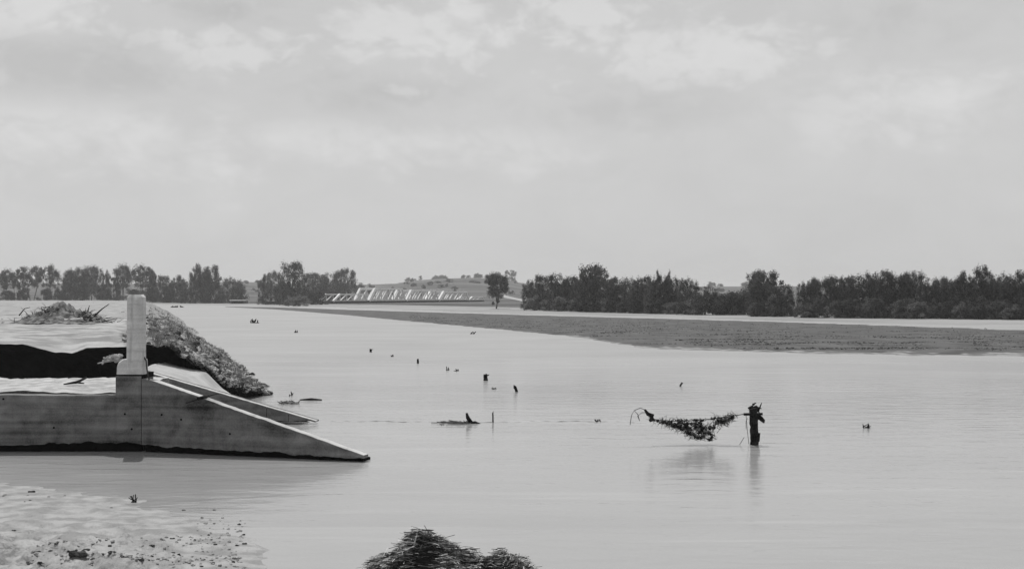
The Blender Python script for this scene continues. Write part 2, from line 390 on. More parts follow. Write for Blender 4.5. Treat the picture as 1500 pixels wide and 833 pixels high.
# ------------------------------------------------------------------ road embankment running away on the left, cut off by the flood
XE = [(20, -2.4), (29.5, -5.1), (34.8, -6.8), (56, -13), (77.5, -19.4), (144, -39), (229, -65), (330, -97)]
def xe(y): return interp(y, XE)
LIP = [(-420, 503, 29.6), (-200, 505, 29.6), (-60, 502, 29.5), (0, 503, 29.4), (40, 505, 29.5), (62, 511, 29.5), (82, 516, 29.6), (105, 517, 29.6), (128, 509, 29.4), (150, 508, 29.4), (190, 507, 29.5),
       (215, 505, 29.5), (245, 508, 29.5), (262, 515, 29.6), (285, 530, 29.9), (310, 545, 30.3), (325, 556, 30.8), (345, 565, 31.8), (370, 573, 33.0), (398, 578, 34.2), (412, 581, 34.8)]
lp = np.array([at(*q) for q in LIP])
# resample the lip finely, with crumbling noise
LX = np.interp(np.linspace(0, 1, 320), np.linspace(0, 1, len(lp)), lp[:, 0]); 
tl = np.concatenate([[0], np.cumsum(np.hypot(np.diff(lp[:, 0]), np.diff(lp[:, 1])))])
ts = np.concatenate([np.linspace(0, tl[2], 60), np.linspace(tl[2], tl[-1], 300)[1:]])
LX = np.interp(ts, tl, lp[:, 0]); LY = np.interp(ts, tl, lp[:, 1]); LZ = np.interp(ts, tl, lp[:, 2])
right_w = sm(-8.9, -8.3, LX)
LY = LY + 0.10 * fbm(ts * 2.2, 0 * ts, 21) + right_w * 0.22 * fbm(ts * 3.5, 0 * ts, 29)
LZ = LZ + 0.03 * fbm(ts * 2.6, 0 * ts, 22) + right_w * 0.10 * fbm(ts * 5, 0 * ts, 27, 3)
D0 = xe(LY) - LX                                       # distance inland from the water's edge
rows = np.concatenate([[0], np.geomspace(0.05, 301, 150)])
DD = np.repeat(D0[None, :], len(rows), 0)
EY = LY[None, :] + rows[:, None] * (331 - LY[None, :]) / 301
grow = 1 + rows[:, None] / 30.0                        # inland spread so the strip fans out to the left
EX = xe(EY) - np.where(DD > 4.5, 4.5 + (DD - 4.5) * grow, DD)
wig = 0.8 * fbm(EY * 0.18, 0 * EY, 41) * sm(0, 6, EY - LY[None, :])
base = 1.60 * sm(-0.1, 3.6, DD + wig) - 0.12 * sm(0.3, -0.6, DD)
base = base - 0.6 * sm(120, 331, EY)
res = (LZ - base[0])[None, :] * np.exp(-(EY - LY[None, :]) / 2.2)
slope_n = sm(-0.5, 0.6, DD) * sm(5.5, 3.2, DD)
EZ = base + res + (0.28 * fbm(EX * 0.9, EY * 0.7, 51) + 0.11 * fbm(EX * 3.5, EY * 2.6, 52, 3)) * slope_n * sm(0, 0.6, EY - LY[None, :]) + (0.09 * fbm(EX * 0.5, EY * 0.35, 53) + 0.05 * fbm(EX * 1.9, EY * 1.6, 54)) * sm(0, 2, EY - LY[None, :])
cov = np.clip(1 - sm(3.4, 5.0, DD + 0.8 * fbm(EX * 0.6, EY * 0.4, 57)), 0, 1)
cov = np.maximum(cov, 0.9 * sm(250, 330, EY))
tag(grid_obj('road_embankment', EX, EY, EZ, M['bank'], attr=cov), None, kind='structure')
# face below the lip, hollowed for darkness, its shadow painted near-black
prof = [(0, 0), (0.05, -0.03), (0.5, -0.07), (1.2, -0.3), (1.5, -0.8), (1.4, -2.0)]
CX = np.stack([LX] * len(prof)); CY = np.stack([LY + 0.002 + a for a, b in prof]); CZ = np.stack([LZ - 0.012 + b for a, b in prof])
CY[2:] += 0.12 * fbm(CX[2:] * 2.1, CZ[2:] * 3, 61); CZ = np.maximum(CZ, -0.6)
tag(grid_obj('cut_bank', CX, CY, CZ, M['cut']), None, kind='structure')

# grass and weeds on the shoulder, clods along it
def embank_z(d, y):
    b = 1.60 * sm(-0.1, 3.6, d) - 0.6 * sm(120, 331, y); return float(b)
lip_y = lambda d: float(np.interp(d, D0[::-1], LY[::-1])) if True else 0
mb = MB(); mc = MB(); mcp = MB()
from mathutils.bvhtree import BVHTree
from mathutils import Vector
eo = bpy.data.objects['road_embankment']
bvh = BVHTree.FromPolygons([v.co for v in eo.data.vertices], [p.vertices[:] for p in eo.data.polygons])
def drop(x, y, z0=8):
    h = bvh.ray_cast(Vector((x, y, z0)), Vector((0, 0, -1)))[0]; return h.z if h else None
for _ in range(7000):
    y = 29.3 + 75 * rg.beta(0.75, 2.4); d = rg.uniform(0.1, 3.5); x = float(xe(y)) - d
    z = drop(x, y)
    if z is None or z < 0.02: continue
    if vnoise(x * 0.8, y * 0.6, 77) < -0.05 - 0.25 * rg.random() + 0.1 * (d > 3): continue
    hh = rg.uniform(0.03, 0.11) * (1 + 0.9 * (rg.random() < 0.06)); w = rg.uniform(0.006, 0.016) * (1 + y / 50)
    for k in range(3):
        an = rg.uniform(0, 6.28); lx, ly = rg.normal(0, 0.07, 2); bx, by = x + rg.normal(0, 0.04), y + rg.normal(0, 0.04)
        s_ = (math.cos(an), math.sin(an), 0)
        mb.ribbon([(bx, by, z - 0.02), (bx + lx * 0.4, by + ly * 0.4, z + hh * 0.6), (bx + lx, by + ly, z + hh)], w, s_)
tag(mb.build('weeds', M['weed']), 'sparse weeds and grass along the washed shoulder of the road embankment', 'weeds', kind='stuff')
for _ in range(800):
    y = 29.4 + 45 * rg.beta(0.7, 2.5); d = rg.uniform(-0.1, 4.2) if rg.random() > 0.35 else rg.uniform(0, 2.2); x = float(xe(y)) - d
    z = drop(x, y)
    if z is None: continue
    r = rg.uniform(0.03, 0.10) * (1.7 if rg.random() < 0.15 else 1)
    (mc if rg.random() < 0.42 else mcp).rock((x, y, z + r * 0.2), r, rnd, 6, 0.6)
for _ in range(170):   # crumbled lumps along the lip
    i = rg.integers(200, len(LX) - 4); r = rg.uniform(0.025, 0.085)
    (mcp if rg.random() < 0.6 else mc).rock((LX[i] + rg.normal(0, 0.03), LY[i] + abs(rg.normal(0, 0.08)), LZ[i] + r * 0.15), r, rnd, 6, 0.7)
tag(mc.build('dark_clods', M['clod']), 'dark soil clods strewn over the embankment shoulder', 'clods', kind='stuff')
tag(mcp.build('pale_clods', M['clod_p']), 'pale silted clods crumbled along the broken embankment edge', 'clods', kind='stuff')

mb = MB()
for _ in range(260):
    y = 29.8 + 60 * rg.beta(0.8, 2.2); x = float(xe(y)) - rg.uniform(4.0, 4.0 + y * 0.42)
    z = drop(x, y)
    if z is None or vnoise(x * 0.35, y * 0.25, 199) < 0.02: continue
    r = rg.uniform(0.02, 0.07); mb.rock((x, y, z + 0.005), r, rnd, 6, 0.35); 
    if rg.random() < 0.4: mb.tube([(x, y, z + 0.01), (x + rg.normal(0, 0.3), y + rg.normal(0, 0.1), z + 0.03)], 0.012, 4)
tag(mb.build('scraps', M['clod']), 'dark scraps of drift and soil strewn over the pale embankment top', 'scraps', kind='stuff')
# silt fill between the far wing wall and the cut, and the silted deck behind the head wall
gx = np.linspace(-9.4, -2.6, 130); gy = np.linspace(26.85, 35.5, 120)
GX, GY = np.meshgrid(gx, gy)
zw = np.interp(GX, [-8.0, -4.4, -3.6, -2.6], [1.06, 0.04, -0.15, -0.3])
zr = np.interp(GX, [-9, -8.5, -7.5, -7.1, -6.6, -5.6, -4.5], [1.2, 1.15, 0.88, 0.5, 0.2, -0.04, -0.25])
tf = np.clip((GY - 27.1) / 2.9, 0, 1.3)
GZ = zw * (1 - tf) + zr * tf - 0.02 + 0.05 * fbm(GX * 1.2, GY * 1.2, 71)
GZ = GZ - 1.6 * sm(-8.5, -9.1, GX) - 0.7 * sm(30.1, 31.2, GY)
tag(grid_obj('silt_fill', GX, GY, GZ, M['mud']), None, kind='structure')
gx = np.linspace(-20, -7.02, 260); ty = np.linspace(0, 1, 26)
GX, T = np.meshgrid(gx, ty)
rear = 25.1 + 0.55 * fbm(gx * 0.7, 0 * gx, 81) + 0.30 * fbm(gx * 2.6, 0 * gx, 82)
GY = 22.05 + (rear[None, :] - 22.05) * T
GZ = 1.035 + 0.07 * fbm(GX * 0.9, GY * 0.9, 83) + 0.03 * fbm(GX * 4, GY * 4, 84) + 0.05 * T + 0.05 * np.abs(fbm(gx * 3, 0 * gx, 85))[None, :] * sm(0.6, 1, T)
GZ[-1] -= 0.5
tag(grid_obj('silted_deck', GX, GY, GZ, M['deck_mud']), None, kind='structure')

# ------------------------------------------------------------------ concrete abutment
ab = empty('concrete_abutment', (-6.6, 21.7, 0))
tag(ab, 'dark concrete head wall with sloping wing and square railing post, undercut by flood water', 'abutment')
OA = (-6.6, 21.7, 0)
WY = 21.70
def prism(mb, path_bottom, path_top, front, back):
    """wall of varying outline: lists of (x, y_front, z) along the bottom and the top; thickness vector added for the back"""
    n = len(path_bottom); b = np.array(back) - np.array(front)
    vs = [np.array(p) for p in path_bottom] + [np.array(p) for p in path_top]
    vs += [v + b for v in vs]
    fs = []
    for i in range(n - 1):
        fs += [(i, i + 1, n + i + 1, n + i), (2 * n + i + 1, 2 * n + i, 3 * n + i, 3 * n + i + 1), (n + i, n + i + 1, 3 * n + i + 1, 3 * n + i), (i + 1, i, 2 * n + i, 2 * n + i + 1)]
    fs += [(0, n, 3 * n, 2 * n), (n - 1, 2 * n + n - 1, 3 * n + n - 1, n + n - 1)]
    mb.add(vs, fs)
def ragged(x, seed, amp): return amp * (fbm(x * 1.6, 0 * x, seed) + 0.5 * fbm(x * 6, 0 * x, seed + 5, 3))
# head wall
x = np.linspace(-20, -7.0, 300)
bot = [(a, WY, 0.165 + b) for a, b in zip(x, ragged(x, 91, 0.085))]
topz = 1.005 + 0.018 * fbm(x * 0.8, 0 * x, 95) + 0.008 * fbm(x * 5, 0 * x, 97)
mb = MB(); prism(mb, bot, [(a, WY, b) for a, b in zip(x, topz)], (0, 0, 0), (0, 0.36, 0))
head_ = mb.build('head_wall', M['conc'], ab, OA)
x = np.linspace(-6.998, -6.552, 24)
bot = [(a, WY - 0.004, 0.16 + b) for a, b in zip(x, ragged(x, 91, 0.05))]
mb = MB(); prism(mb, bot, [(a, WY - 0.004, 1.345) for a in x], (0, 0, 0), (0, 0.75, 0))
pier_ = mb.build('end_pier', M['conc'], ab, OA)
# joint: a 12 mm gap, then the wing wall turned towards the river
P0 = np.array((-6.538, 21.69)); P1 = np.array((-2.47, 20.42)); wl = np.linalg.norm(P1 - P0); wd = (P1 - P0) / wl; wn = np.array((-wd[1], wd[0]))
s = np.linspace(0, 1, 160)
wx = P0[0] + (P1[0] - P0[0]) * s; wy = P0[1] + (P1[1] - P0[1]) * s
wtop = np.where(s < 0.045, 1.30 - 0.6 * s, 1.273 - (s - 0.045) * (1.273 - 0.115) / 0.955) + 0.012 * fbm(s * 30, 0 * s, 98)
wbot = np.minimum(0.145 - 0.10 * s + ragged(s * 5, 103, 0.05), wtop - 0.03)
TH = 0.20
mb = MB(); prism(mb, list(zip(wx, wy, wbot)), list(zip(wx, wy, wtop)), (0, 0, 0), (wn[0] * TH, wn[1] * TH, 0))
wing_ = mb.build('wing_wall', M['conc'], ab, OA)
# pale strip painting the sunlit top of the slope
s2 = np.linspace(0.05, 1.0, 90); cx = P0[0] + (P1[0] - P0[0]) * s2; cy = P0[1] + (P1[1] - P0[1]) * s2
ct = np.interp(s2, s, wtop)
off = 0.012 + 0.012 * fbm(s2 * 40, 0 * s2, 111)
mb = MB()
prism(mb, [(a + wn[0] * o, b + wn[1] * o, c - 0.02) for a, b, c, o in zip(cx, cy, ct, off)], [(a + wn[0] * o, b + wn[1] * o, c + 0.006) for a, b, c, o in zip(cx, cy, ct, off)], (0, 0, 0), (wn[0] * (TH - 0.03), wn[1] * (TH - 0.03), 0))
mb.build('sunlit_top', M['conc_lit'], wing_, OA)
# footing set back under the undercut, its shade painted near-black
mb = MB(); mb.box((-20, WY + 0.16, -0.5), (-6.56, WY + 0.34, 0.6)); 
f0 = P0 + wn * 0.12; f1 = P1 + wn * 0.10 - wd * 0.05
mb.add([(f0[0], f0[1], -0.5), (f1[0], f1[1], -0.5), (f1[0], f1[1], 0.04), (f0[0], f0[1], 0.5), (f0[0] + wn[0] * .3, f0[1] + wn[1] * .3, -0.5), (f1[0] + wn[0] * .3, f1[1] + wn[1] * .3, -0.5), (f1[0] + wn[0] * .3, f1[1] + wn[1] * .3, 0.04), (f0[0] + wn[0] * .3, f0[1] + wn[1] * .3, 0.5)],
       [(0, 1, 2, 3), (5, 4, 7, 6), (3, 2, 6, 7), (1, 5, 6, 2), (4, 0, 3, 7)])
mb.build('footing', M['shade_black'], ab, OA)
# pedestal with rounded shoulder, post with chamfered head
def loft(mb, rings):
    n = len(rings[0]); vs = [p for r in rings for p in r]; fs = []
    for i in range(len(rings) - 1):
        for k in range(n): fs.append((i * n + k, i * n + (k + 1) % n, (i + 1) * n + (k + 1) % n, (i + 1) * n + k))
    fs.append(tuple(reversed(range(n)))); fs.append(tuple((len(rings) - 1) * n + k for k in range(n)))
    mb.add(vs, fs)
def oct_ring(x0, x1, y0, y1, z, c):
    return [(x0 + c, y0, z), (x1 - c, y0, z), (x1, y0 + c, z), (x1, y1 - c, z), (x1 - c, y1, z), (x0 + c, y1, z), (x0, y1 - c, z), (x0, y0 + c, z)]
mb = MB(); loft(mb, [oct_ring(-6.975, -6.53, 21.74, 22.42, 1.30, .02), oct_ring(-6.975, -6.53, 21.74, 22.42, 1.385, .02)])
mb.build('joint_band', M['shade_black'], ab, OA)  # recessed joint, its shadow put into the near-black colour
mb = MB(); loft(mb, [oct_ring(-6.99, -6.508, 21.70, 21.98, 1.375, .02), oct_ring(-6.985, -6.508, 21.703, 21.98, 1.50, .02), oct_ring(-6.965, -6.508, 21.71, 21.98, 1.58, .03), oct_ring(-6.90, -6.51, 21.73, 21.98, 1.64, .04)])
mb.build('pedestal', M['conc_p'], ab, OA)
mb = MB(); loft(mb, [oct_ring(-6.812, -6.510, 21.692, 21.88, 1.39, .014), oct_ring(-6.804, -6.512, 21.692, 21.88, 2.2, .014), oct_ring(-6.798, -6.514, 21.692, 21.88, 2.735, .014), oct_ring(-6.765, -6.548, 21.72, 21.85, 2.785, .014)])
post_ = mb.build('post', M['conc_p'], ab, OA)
mb = MB(); mb.tube([(-6.52, 21.78, 1.68), (-6.47, 21.72, 1.62), (-6.45, 21.70, 1.50), (-6.425, 21.70, 1.36), (-6.41, 21.72, 1.28)], 0.014, 5)
mb.build('bent_rod', M['wire'], post_, OA)
for hx, hy in ((5, 584), (79, 626), (183, 606), (193, 628), (240, 606), (271, 612), (347, 630)):
    p = at(hx, hy, 21.7); yy = WY if p[0] < -6.55 else P0[1] + (P1[1] - P0[1]) * (p[0] - P0[0]) / (P1[0] - P0[0])
    mb = MB(); mb.tube([(p[0], yy - 0.008, p[2]), (p[0], yy + 0.05, p[2])], 0.019, 8); mb.build('tie_hole', M['shade_black'], head_ if p[0] < -7.0 else (pier_ if p[0] < -6.55 else wing_), OA)

# the far wing wall, parallel and behind
fw = empty('far_wing_wall', (-6.2, 26.6, 0)); tag(fw, 'low dark wing wall tapering into the water behind the concrete abutment', 'wing wall')
OF = (-6.2, 26.6, 0)
Q0 = np.array((-8.25, 26.77)); Q1 = np.array((-4.22, 26.35)); s = np.linspace(0, 1, 110)
qx = Q0[0] + (Q1[0] - Q0[0]) * s; qy = Q0[1] + (Q1[1] - Q0[1]) * s
qt = np.interp(qx, [-9, -7.75, -4.22], [1.36, 1.04, 0.075]) + 0.006 * fbm(s * 30, 0 * s, 121); qb = np.minimum(0.11 - 0.06 * s + ragged(s * 5, 123, 0.03), qt - 0.03)
for a, b, mm in ((0, 80, 'wall_panel'), (80, 93, 'wall_panel'), (93, 110, 'wall_panel')):
    sl = slice(a, b + (1 if b < 110 else 0)); mb = MB()
    k = 0.012 if a else 0
    prism(mb, list(zip(qx[sl] + np.where(np.arange(len(qx[sl])) == 0, k, 0), qy[sl], qb[sl])), list(zip(qx[sl] + np.where(np.arange(len(qx[sl])) == 0, k, 0), qy[sl], qt[sl])), (0, 0, 0), (0.03, 0.30, 0)); mb.build(mm, M['conc'], fw, OF)
mb = MB(); mb.box((-8.25, 26.95, -0.5), (-4.5, 27.1, 0.05)); mb.build('footing', M['shade_black'], fw, OF)  # undercut shade is in the footing's near-black colour
mb = MB(); prism(mb, [(a, b + 0.012, c - 0.02) for a, b, c in zip(qx, qy, qt)], [(a, b + 0.012, c + 0.005) for a, b, c in zip(qx, qy, qt)], (0, 0, 0), (0.03, 0.12, 0)); mb.build('sunlit_top', M['conc_lit'], fw, OF)  # pale strip paints the sunlit top edge

# stick caught across the wing, drift on the deck, pale rag on the pedestal
def sticks_thing(name, label, cat, o, sticks, m, group=None, sides=5):
    e = empty(name, o); tag(e, label, cat, group)
    for pts, r, nm in sticks:
        mb = MB(); mb.tube(pts, r, sides); mb.build(nm, m, e, o, True)
    return e
q = at(297, 583.5, 21.25)
sticks_thing('broken_branch', 'short dark branch caught across the sloping wing wall', 'branch', q,
    [([q + (-0.08, -0.02, 0.0), q + (0.0, 0.1, 0.02), q + (0.06, 0.2, 0.03)], [0.03, 0.034, 0.02], 'stem'),
     ([q + (-0.08, 0, -0.01), q + (-0.26, -0.12, -0.07)], [0.012, 0.006], 'twig'), ([q + (0.05, 0.15, 0.03), q + (0.22, 0.25, 0.07)], [0.012, 0.006], 'twig')], M['dark_wood'])
q = gp(114, 563, 1.09); 
sticks_thing('drift_branch', 'crooked dark branch lying on the pale silt behind the head wall', 'branch', q,
    [([q + (-0.25, -0.05, 0.01), q + (-0.05, 0.1, 0.04), q + (0.08, 0.25, 0.12)], [0.012, 0.03, 0.02], 'stem'), ([q + (-0.02, 0.1, 0.03), q + (0.1, 0.05, 0.02)], [0.02, 0.01], 'twig')], M['dark_wood'])
rv = np.random.default_rng(3); mb = MB()
for k in range(26):
    t = rv.random(); c = at(150 + 28 * t, 530 - 11 * t + rv.normal(0, 2.0), 22.0 + rv.normal(0, 0.05))
    mb.rock(c, rv.uniform(0.02, 0.055) * (0.5 + t), rnd, 6, 0.6)
mb.tube([at(143, 532, 22), at(156, 529, 22), at(170, 526, 22), at(180, 528, 22)], [0.008, 0.02, 0.03, 0.03], 5)
tag(mb.build('drift_rag', M['deck_mud'], None, at(172, 529, 22)), 'pale ragged clump of drift snagged on the shoulder of the post pedestal', 'drift')

# ------------------------------------------------------------------ near silt bank (the camera's side)
EDGE = [(-22, 20.5), (-8.1, 19.0), (-6.5, 18.4), (-5, 17.4), (-3.9, 16.5), (-3.0, 15.2), (-2.5, 13.6), (-2.25, 12.3), (-1.4, 12.35), (0.2, 12.1), (0.6, 11.6), (3, 10.5), (14, 8)]
gx = np.concatenate([np.linspace(-22, -9, 40), np.linspace(-8.95, -2.0, 190), np.linspace(-1.9, 14, 60)]); gy = np.concatenate([np.linspace(-8, 10.5, 40), np.linspace(10.55, 20.8, 260)])
GX, GY = np.meshgrid(gx, gy)
dist = interp(GX, EDGE) - GY + 0.9 * fbm(GX * 0.45, GY * 0.6, 131)
def bank_h(dist, X, Y):
    z = -0.035 + 0.055 * sm(-0.5, 2.5, dist) + 0.012 * np.clip(dist, 0, 9)
    z = z + 0.95 * sm(10.5, 3.5, Y)
    rough = sm(-0.2, 4.5, dist)
    return z + rough * (0.09 * fbm(X * 1.1, Y * 1.3, 132) + (0.035 + 0.12 * sm(15.5, 12.5, Y) * sm(-2.6, -4.6, X)) * fbm(X * 6.5, Y * 6.0, 133, 3)) + 0.018 * fbm(X * 1.4, Y * 5.5, 135)
GZ = bank_h(dist, GX, GY)
tag(grid_obj('silt_bank', GX, GY, GZ, M['near_mud']), None, kind='structure')
bo = bpy.data.objects['silt_bank']
bvh2 = BVHTree.FromPolygons([v.co for v in bo.data.vertices], [p.vertices[:] for p in bo.data.polygons])
def drop2(x, y):
    h = bvh2.ray_cast(Vector((x, y, 8)), Vector((0, 0, -1)))[0]; return max(h.z, 0) if h else 0.0
CL = [(46, 717, 7, 'largest dark clod beside the water on the otherwise bare upper silt'), (196, 730, 6, 'bristly dark tuft-like clod on the smooth silt near the wall shadow'), (163, 740, 3, 'tiny dark clod next to the bristly clod'),
      (270, 741, 4, None), (252, 783, 5, None), (358, 793, 6, 'dark flat clod at the outer edge of the silt bank'), (20, 782, 4, None), (37, 789, 4, None), (60, 807, 13, 'long flat black clod on the churned silt'), (118, 822, 22, 'broadest black wet lump in the churned silt'),
      (125, 814, 10, None), (138, 825, 9, None), (150, 811, 8, None), (190, 814, 6, None), (164, 826, 8, None), (182, 830, 11, None), (45, 829, 9, None), (222, 801, 6, None), (205, 832, 8, None), (60, 770, 5, None), (82, 803, 4, None), (94, 801, 3, None), (198, 808, 4, None), (232, 820, 4, None), (258, 827, 4, None)]
for i, (cx_, cy_, sz, lab) in enumerate(CL):
    p = gp(cx_, cy_, 0.05); z = drop2(p[0], p[1]); r = sz / F * p[1] * 0.62
    mb = MB(); rr = random.Random(i)
    for k in range(5): mb.rock((p[0] + rr.uniform(-1, 1) * r * 0.8, p[1] + rr.uniform(-0.4, 0.4) * r, z + r * 0.12), r * rr.uniform(0.35, 0.75), rr, 7, 0.5)
    if i == 1:
        for k in range(12): mb.tube([(p[0] + rr.uniform(-1, 1) * r, p[1], z), (p[0] + rr.uniform(-2, 2) * r, p[1] + rr.uniform(-.5, .5) * r, z + rr.uniform(0.04, 0.11))], 0.006, 3)
    o = mb.build('mud_clod', M['clod'], None, (p[0], p[1], z))
    tag(o, lab or ('small dark clod among the churned silt of the near bank' if sz < 6 else 'fist-sized black clod in the churned silt of the near bank'), 'clod', 'dark clods on the near silt bank')
mb = MB(); mb2 = MB()
for _ in range(800):
    px = rg.uniform(-20, 360); py = 833 - 115 * rg.beta(0.8, 1.7); p = gp(px, py, 0.05); d = float(interp(p[0], EDGE)) - p[1]
    if d < 0.3 or vnoise(p[0] * 0.9, p[1] * 0.9, 141) < -0.1: continue
    z = drop2(p[0], p[1]); r = rg.uniform(0.006, 0.026)
    (mb if rg.random() < 0.14 else mb2).rock((p[0], p[1], z + r * 0.1), r, rnd, 5, 0.5)
tag(mb.build('dark_crumbs', M['clod']), 'fine dark crumbs of soil scattered on the near silt', 'crumbs', kind='stuff')
tag(mb2.build('silt_crumbs', M['near_mud']), 'fine pale crumbs of silt scattered on the near bank', 'crumbs', kind='stuff')

# ------------------------------------------------------------------ straw heap at the water's edge
sh = empty('straw_heap', (-0.74, 11.7, 0)); tag(sh, 'matted heap of flood straw and rotten stalks at the water edge', 'straw heap'); OS = (-0.8, 11.7, 0)
def heap(x, y):
    z = 0.50 * np.exp(-(((x + 0.98) / 0.30) ** 2 + ((y - 11.75) / 0.42) ** 2)) + 0.40 * np.exp(-(((x + 0.62) / 0.42) ** 2 + ((y - 11.62) / 0.45) ** 2)) * 0.8
    z = z + 0.31 * np.exp(-(((x - 0.02) / 0.24) ** 2 + ((y - 11.72) / 0.34) ** 2)) + 0.24 * np.exp(-(((x + 0.7) / 0.75) ** 2 + ((y - 11.2) / 0.6) ** 2))
    z = z + 0.26 * np.exp(-(((x + 1.3) / 0.22) ** 2 + ((y - 11.6) / 0.4) ** 2))
    z = z + 0.12 * np.exp(-(((x + 0.3) / 0.5) ** 2 + ((y - 11.6) / 0.5) ** 2))
    return z * 0.64 * (1 + 0.3 * fbm(x * 5, y * 5, 151)) + 0.15 * fbm(x * 5, y * 5, 152)
gx = np.linspace(-1.8, 0.6, 90); gy = np.linspace(10.4, 12.5, 70); GX, GY = np.meshgrid(gx, gy)
GZ = heap(GX, GY) - 0.09
o = grid_obj('core', GX - OS[0], GY - OS[1], GZ, M['straw_d']); o.parent = sh
def lift_dark(x, y):          # hollows left bare of straw; the near-black core paints their shade
    return (((x + 0.86) / 0.16) ** 2 + ((y - 11.35) / 0.2) ** 2 < 1) or (((x + 0.33) / 0.2) ** 2 + ((y - 11.2) / 0.16) ** 2 < 1) or (((x - 0.02) / 0.12) ** 2 + ((y - 11.5) / 0.1) ** 2 < 1) or vnoise(x * 6, y * 6, 165) < -0.15
def straw(n, mname, wlo, whi, llo, lhi, seed, lift):
    g = np.random.default_rng(seed); mb = MB(); k = 0
    while k < n:
        x = g.uniform(-1.65, 0.45); y = g.uniform(10.7, 12.3); z = float(heap(x, y))
        if z < 0.10 + 0.06 * g.random(): continue
        if lift_dark(x, y) and mname != 'straw_d' and g.random() < 0.85: k += 1; continue
        k += 1
        a = math.pi * (0.5 * vnoise(x * 2.5, y * 2.5, 161) * 2 + 0.15) + g.normal(0, 0.55); l = g.uniform(llo, lhi)
        dx, dy = math.cos(a) * l / 2, math.sin(a) * l / 2; dz = g.normal(0, 0.18) * l
        z0 = z - 0.07 + g.random() * lift; b = g.normal(0, 0.06) * l
        p = [(x - dx, y - dy, z0 - dz / 2), (x + b * -math.sin(a), y + b * math.cos(a), z0 + abs(g.normal(0, 0.07)) * l), (x + dx, y + dy, z0 + dz / 2)]
        n_ = np.array((-math.sin(a), math.cos(a), 0)) * 0.7 + np.array((0, 0, 1)) * g.normal(0, 0.6); n_ /= np.linalg.norm(n_)
        mb.ribbon(p, g.uniform(wlo, whi), n_)
    o = mb.build('straw', M[mname], sh, OS); o['kind'] = 'stuff'; return o
straw(6000, 'straw_g', 0.003, 0.010, 0.03, 0.14, 1, 0.09)['label'] = 'grey matted straw'
straw(4600, 'straw', 0.003, 0.008, 0.03, 0.14, 2, 0.10)['label'] = 'pale bleached straw'
straw(2600, 'straw_d', 0.004, 0.012, 0.05, 0.2, 3, 0.09)['label'] = 'black rotten stalks'
q = np.array((-0.98, 11.5, 0.42)); mb = MB(); mb.tube([q, q + (0.01, -0.02, 0.06), q + (0.03, 0, 0.13), q + (0.035, 0.02, 0.18)], [0.008, 0.007, 0.006, 0.004], 5); mb.build('stalk', M['straw'], sh, OS)

# ------------------------------------------------------------------ brush pile on the embankment
bp0 = gp(95, 475, 1.55); bz = drop(bp0[0], bp0[1]) or 1.55
bp0[2] = bz
br = empty('brush_pile', bp0); tag(br, 'tangled pile of washed-up brush and soil on the pale embankment', 'brush pile')
S = bp0[1] / F                                        # metres per pixel there
def bpt(px, py, dy=0): return np.array(((px - 750) / F * (bp0[1] + dy), bp0[1] + dy, H - (py - HZ) / F * (bp0[1] + dy)))
mb = MB(); g = np.random.default_rng(8)
gx = np.linspace(20, 160, 70); gd = np.linspace(-1.6, 1.8, 34); GX, GD = np.meshgrid(gx, gd)
hp = np.interp(GX, [18, 40, 60, 78, 95, 112, 130, 150, 162], [0, .22, .5, .72, .68, .42, .45, .15, 0])
HH = hp * np.exp(-(GD / 0.95) ** 2); XX_ = (GX - 750) / F * bp0[1]; YY_ = bp0[1] + GD
o = grid_obj('soil_mound', XX_ - bp0[0], YY_ - bp0[1], HH * (1 + 0.8 * fbm(XX_ * 3, YY_ * 3, 171)) + 0.1 * fbm(XX_ * 6, YY_ * 6, 172) * hp - 0.03, M['brush_soil']); o.parent = br
def twigs(n, x0, x1, m, nm, lmin, lmax, seed, lean=0.0):
    g = np.random.default_rng(seed); mb = MB()
    for _ in range(n):
        px = g.normal((x0 + x1) / 2, (x1 - x0) / 4); y = g.normal(0, 0.5); h0 = float(np.interp(px, [18, 40, 78, 112, 130, 150, 165], [0, .2, .72, .45, .45, .12, 0]))
        p = np.array(((px - 750) / F * bp0[1], bp0[1] + y, bz + h0 * g.random()))
        a = g.uniform(0, 6.28); e = abs(g.normal(0.25, 0.3)); l = g.uniform(lmin, lmax)
        d = np.array((math.cos(a) * math.cos(e) + lean, math.sin(a) * math.cos(e) * 0.6, math.sin(e))); d /= np.linalg.norm(d)
        k = g.normal(0, 0.12, 3) * l
        mb.tube([p, p + d * l * 0.5 + k, p + d * l], [0.014, 0.010, 0.004], 4)
    o = mb.build(nm, M[m], br, bp0); o['kind'] = 'stuff'; return o
twigs(150, 30, 125, 'wood', 'twigs', 0.12, 0.45, 1); twigs(150, 105, 155, 'dark_wood', 'twigs', 0.15, 0.4, 2, 0.25); twigs(260, 45, 120, 'dark_wood', 'twigs', 0.1, 0.3, 4)
mb = MB(); mb.tube([bpt(94, 470, -0.9), bpt(106, 470, -0.95), bpt(122, 468, -0.9)], [0.09, 0.11, 0.08], 8); mb.build('log', M['pale_wood'], br, bp0, True)
for pts, r in (([bpt(128, 470), bpt(140, 461), bpt(150, 452), bpt(160, 445)], [.05, .04, .025, .012]), ([bpt(125, 474, -.5), bpt(145, 472, -.5), bpt(172, 466, -.4)], [.05, .03, .01]), ([bpt(120, 471), bpt(128, 458), bpt(131, 447)], [.05, .035, .01]), ([bpt(28, 462), bpt(36, 452), bpt(44, 450)], [.03, .02, .01])):
    mb = MB(); mb.tube(pts, r, 5); mb.build('branch', M['dark_wood'], br, bp0, True)
mb = MB()
for k in range(40): c = bpt(g.normal(131, 9), 470 + g.normal(0, 3.2), g.normal(-0.2, 0.3)); mb.rock(c, g.uniform(0.04, 0.12), rnd, 6, 0.7)
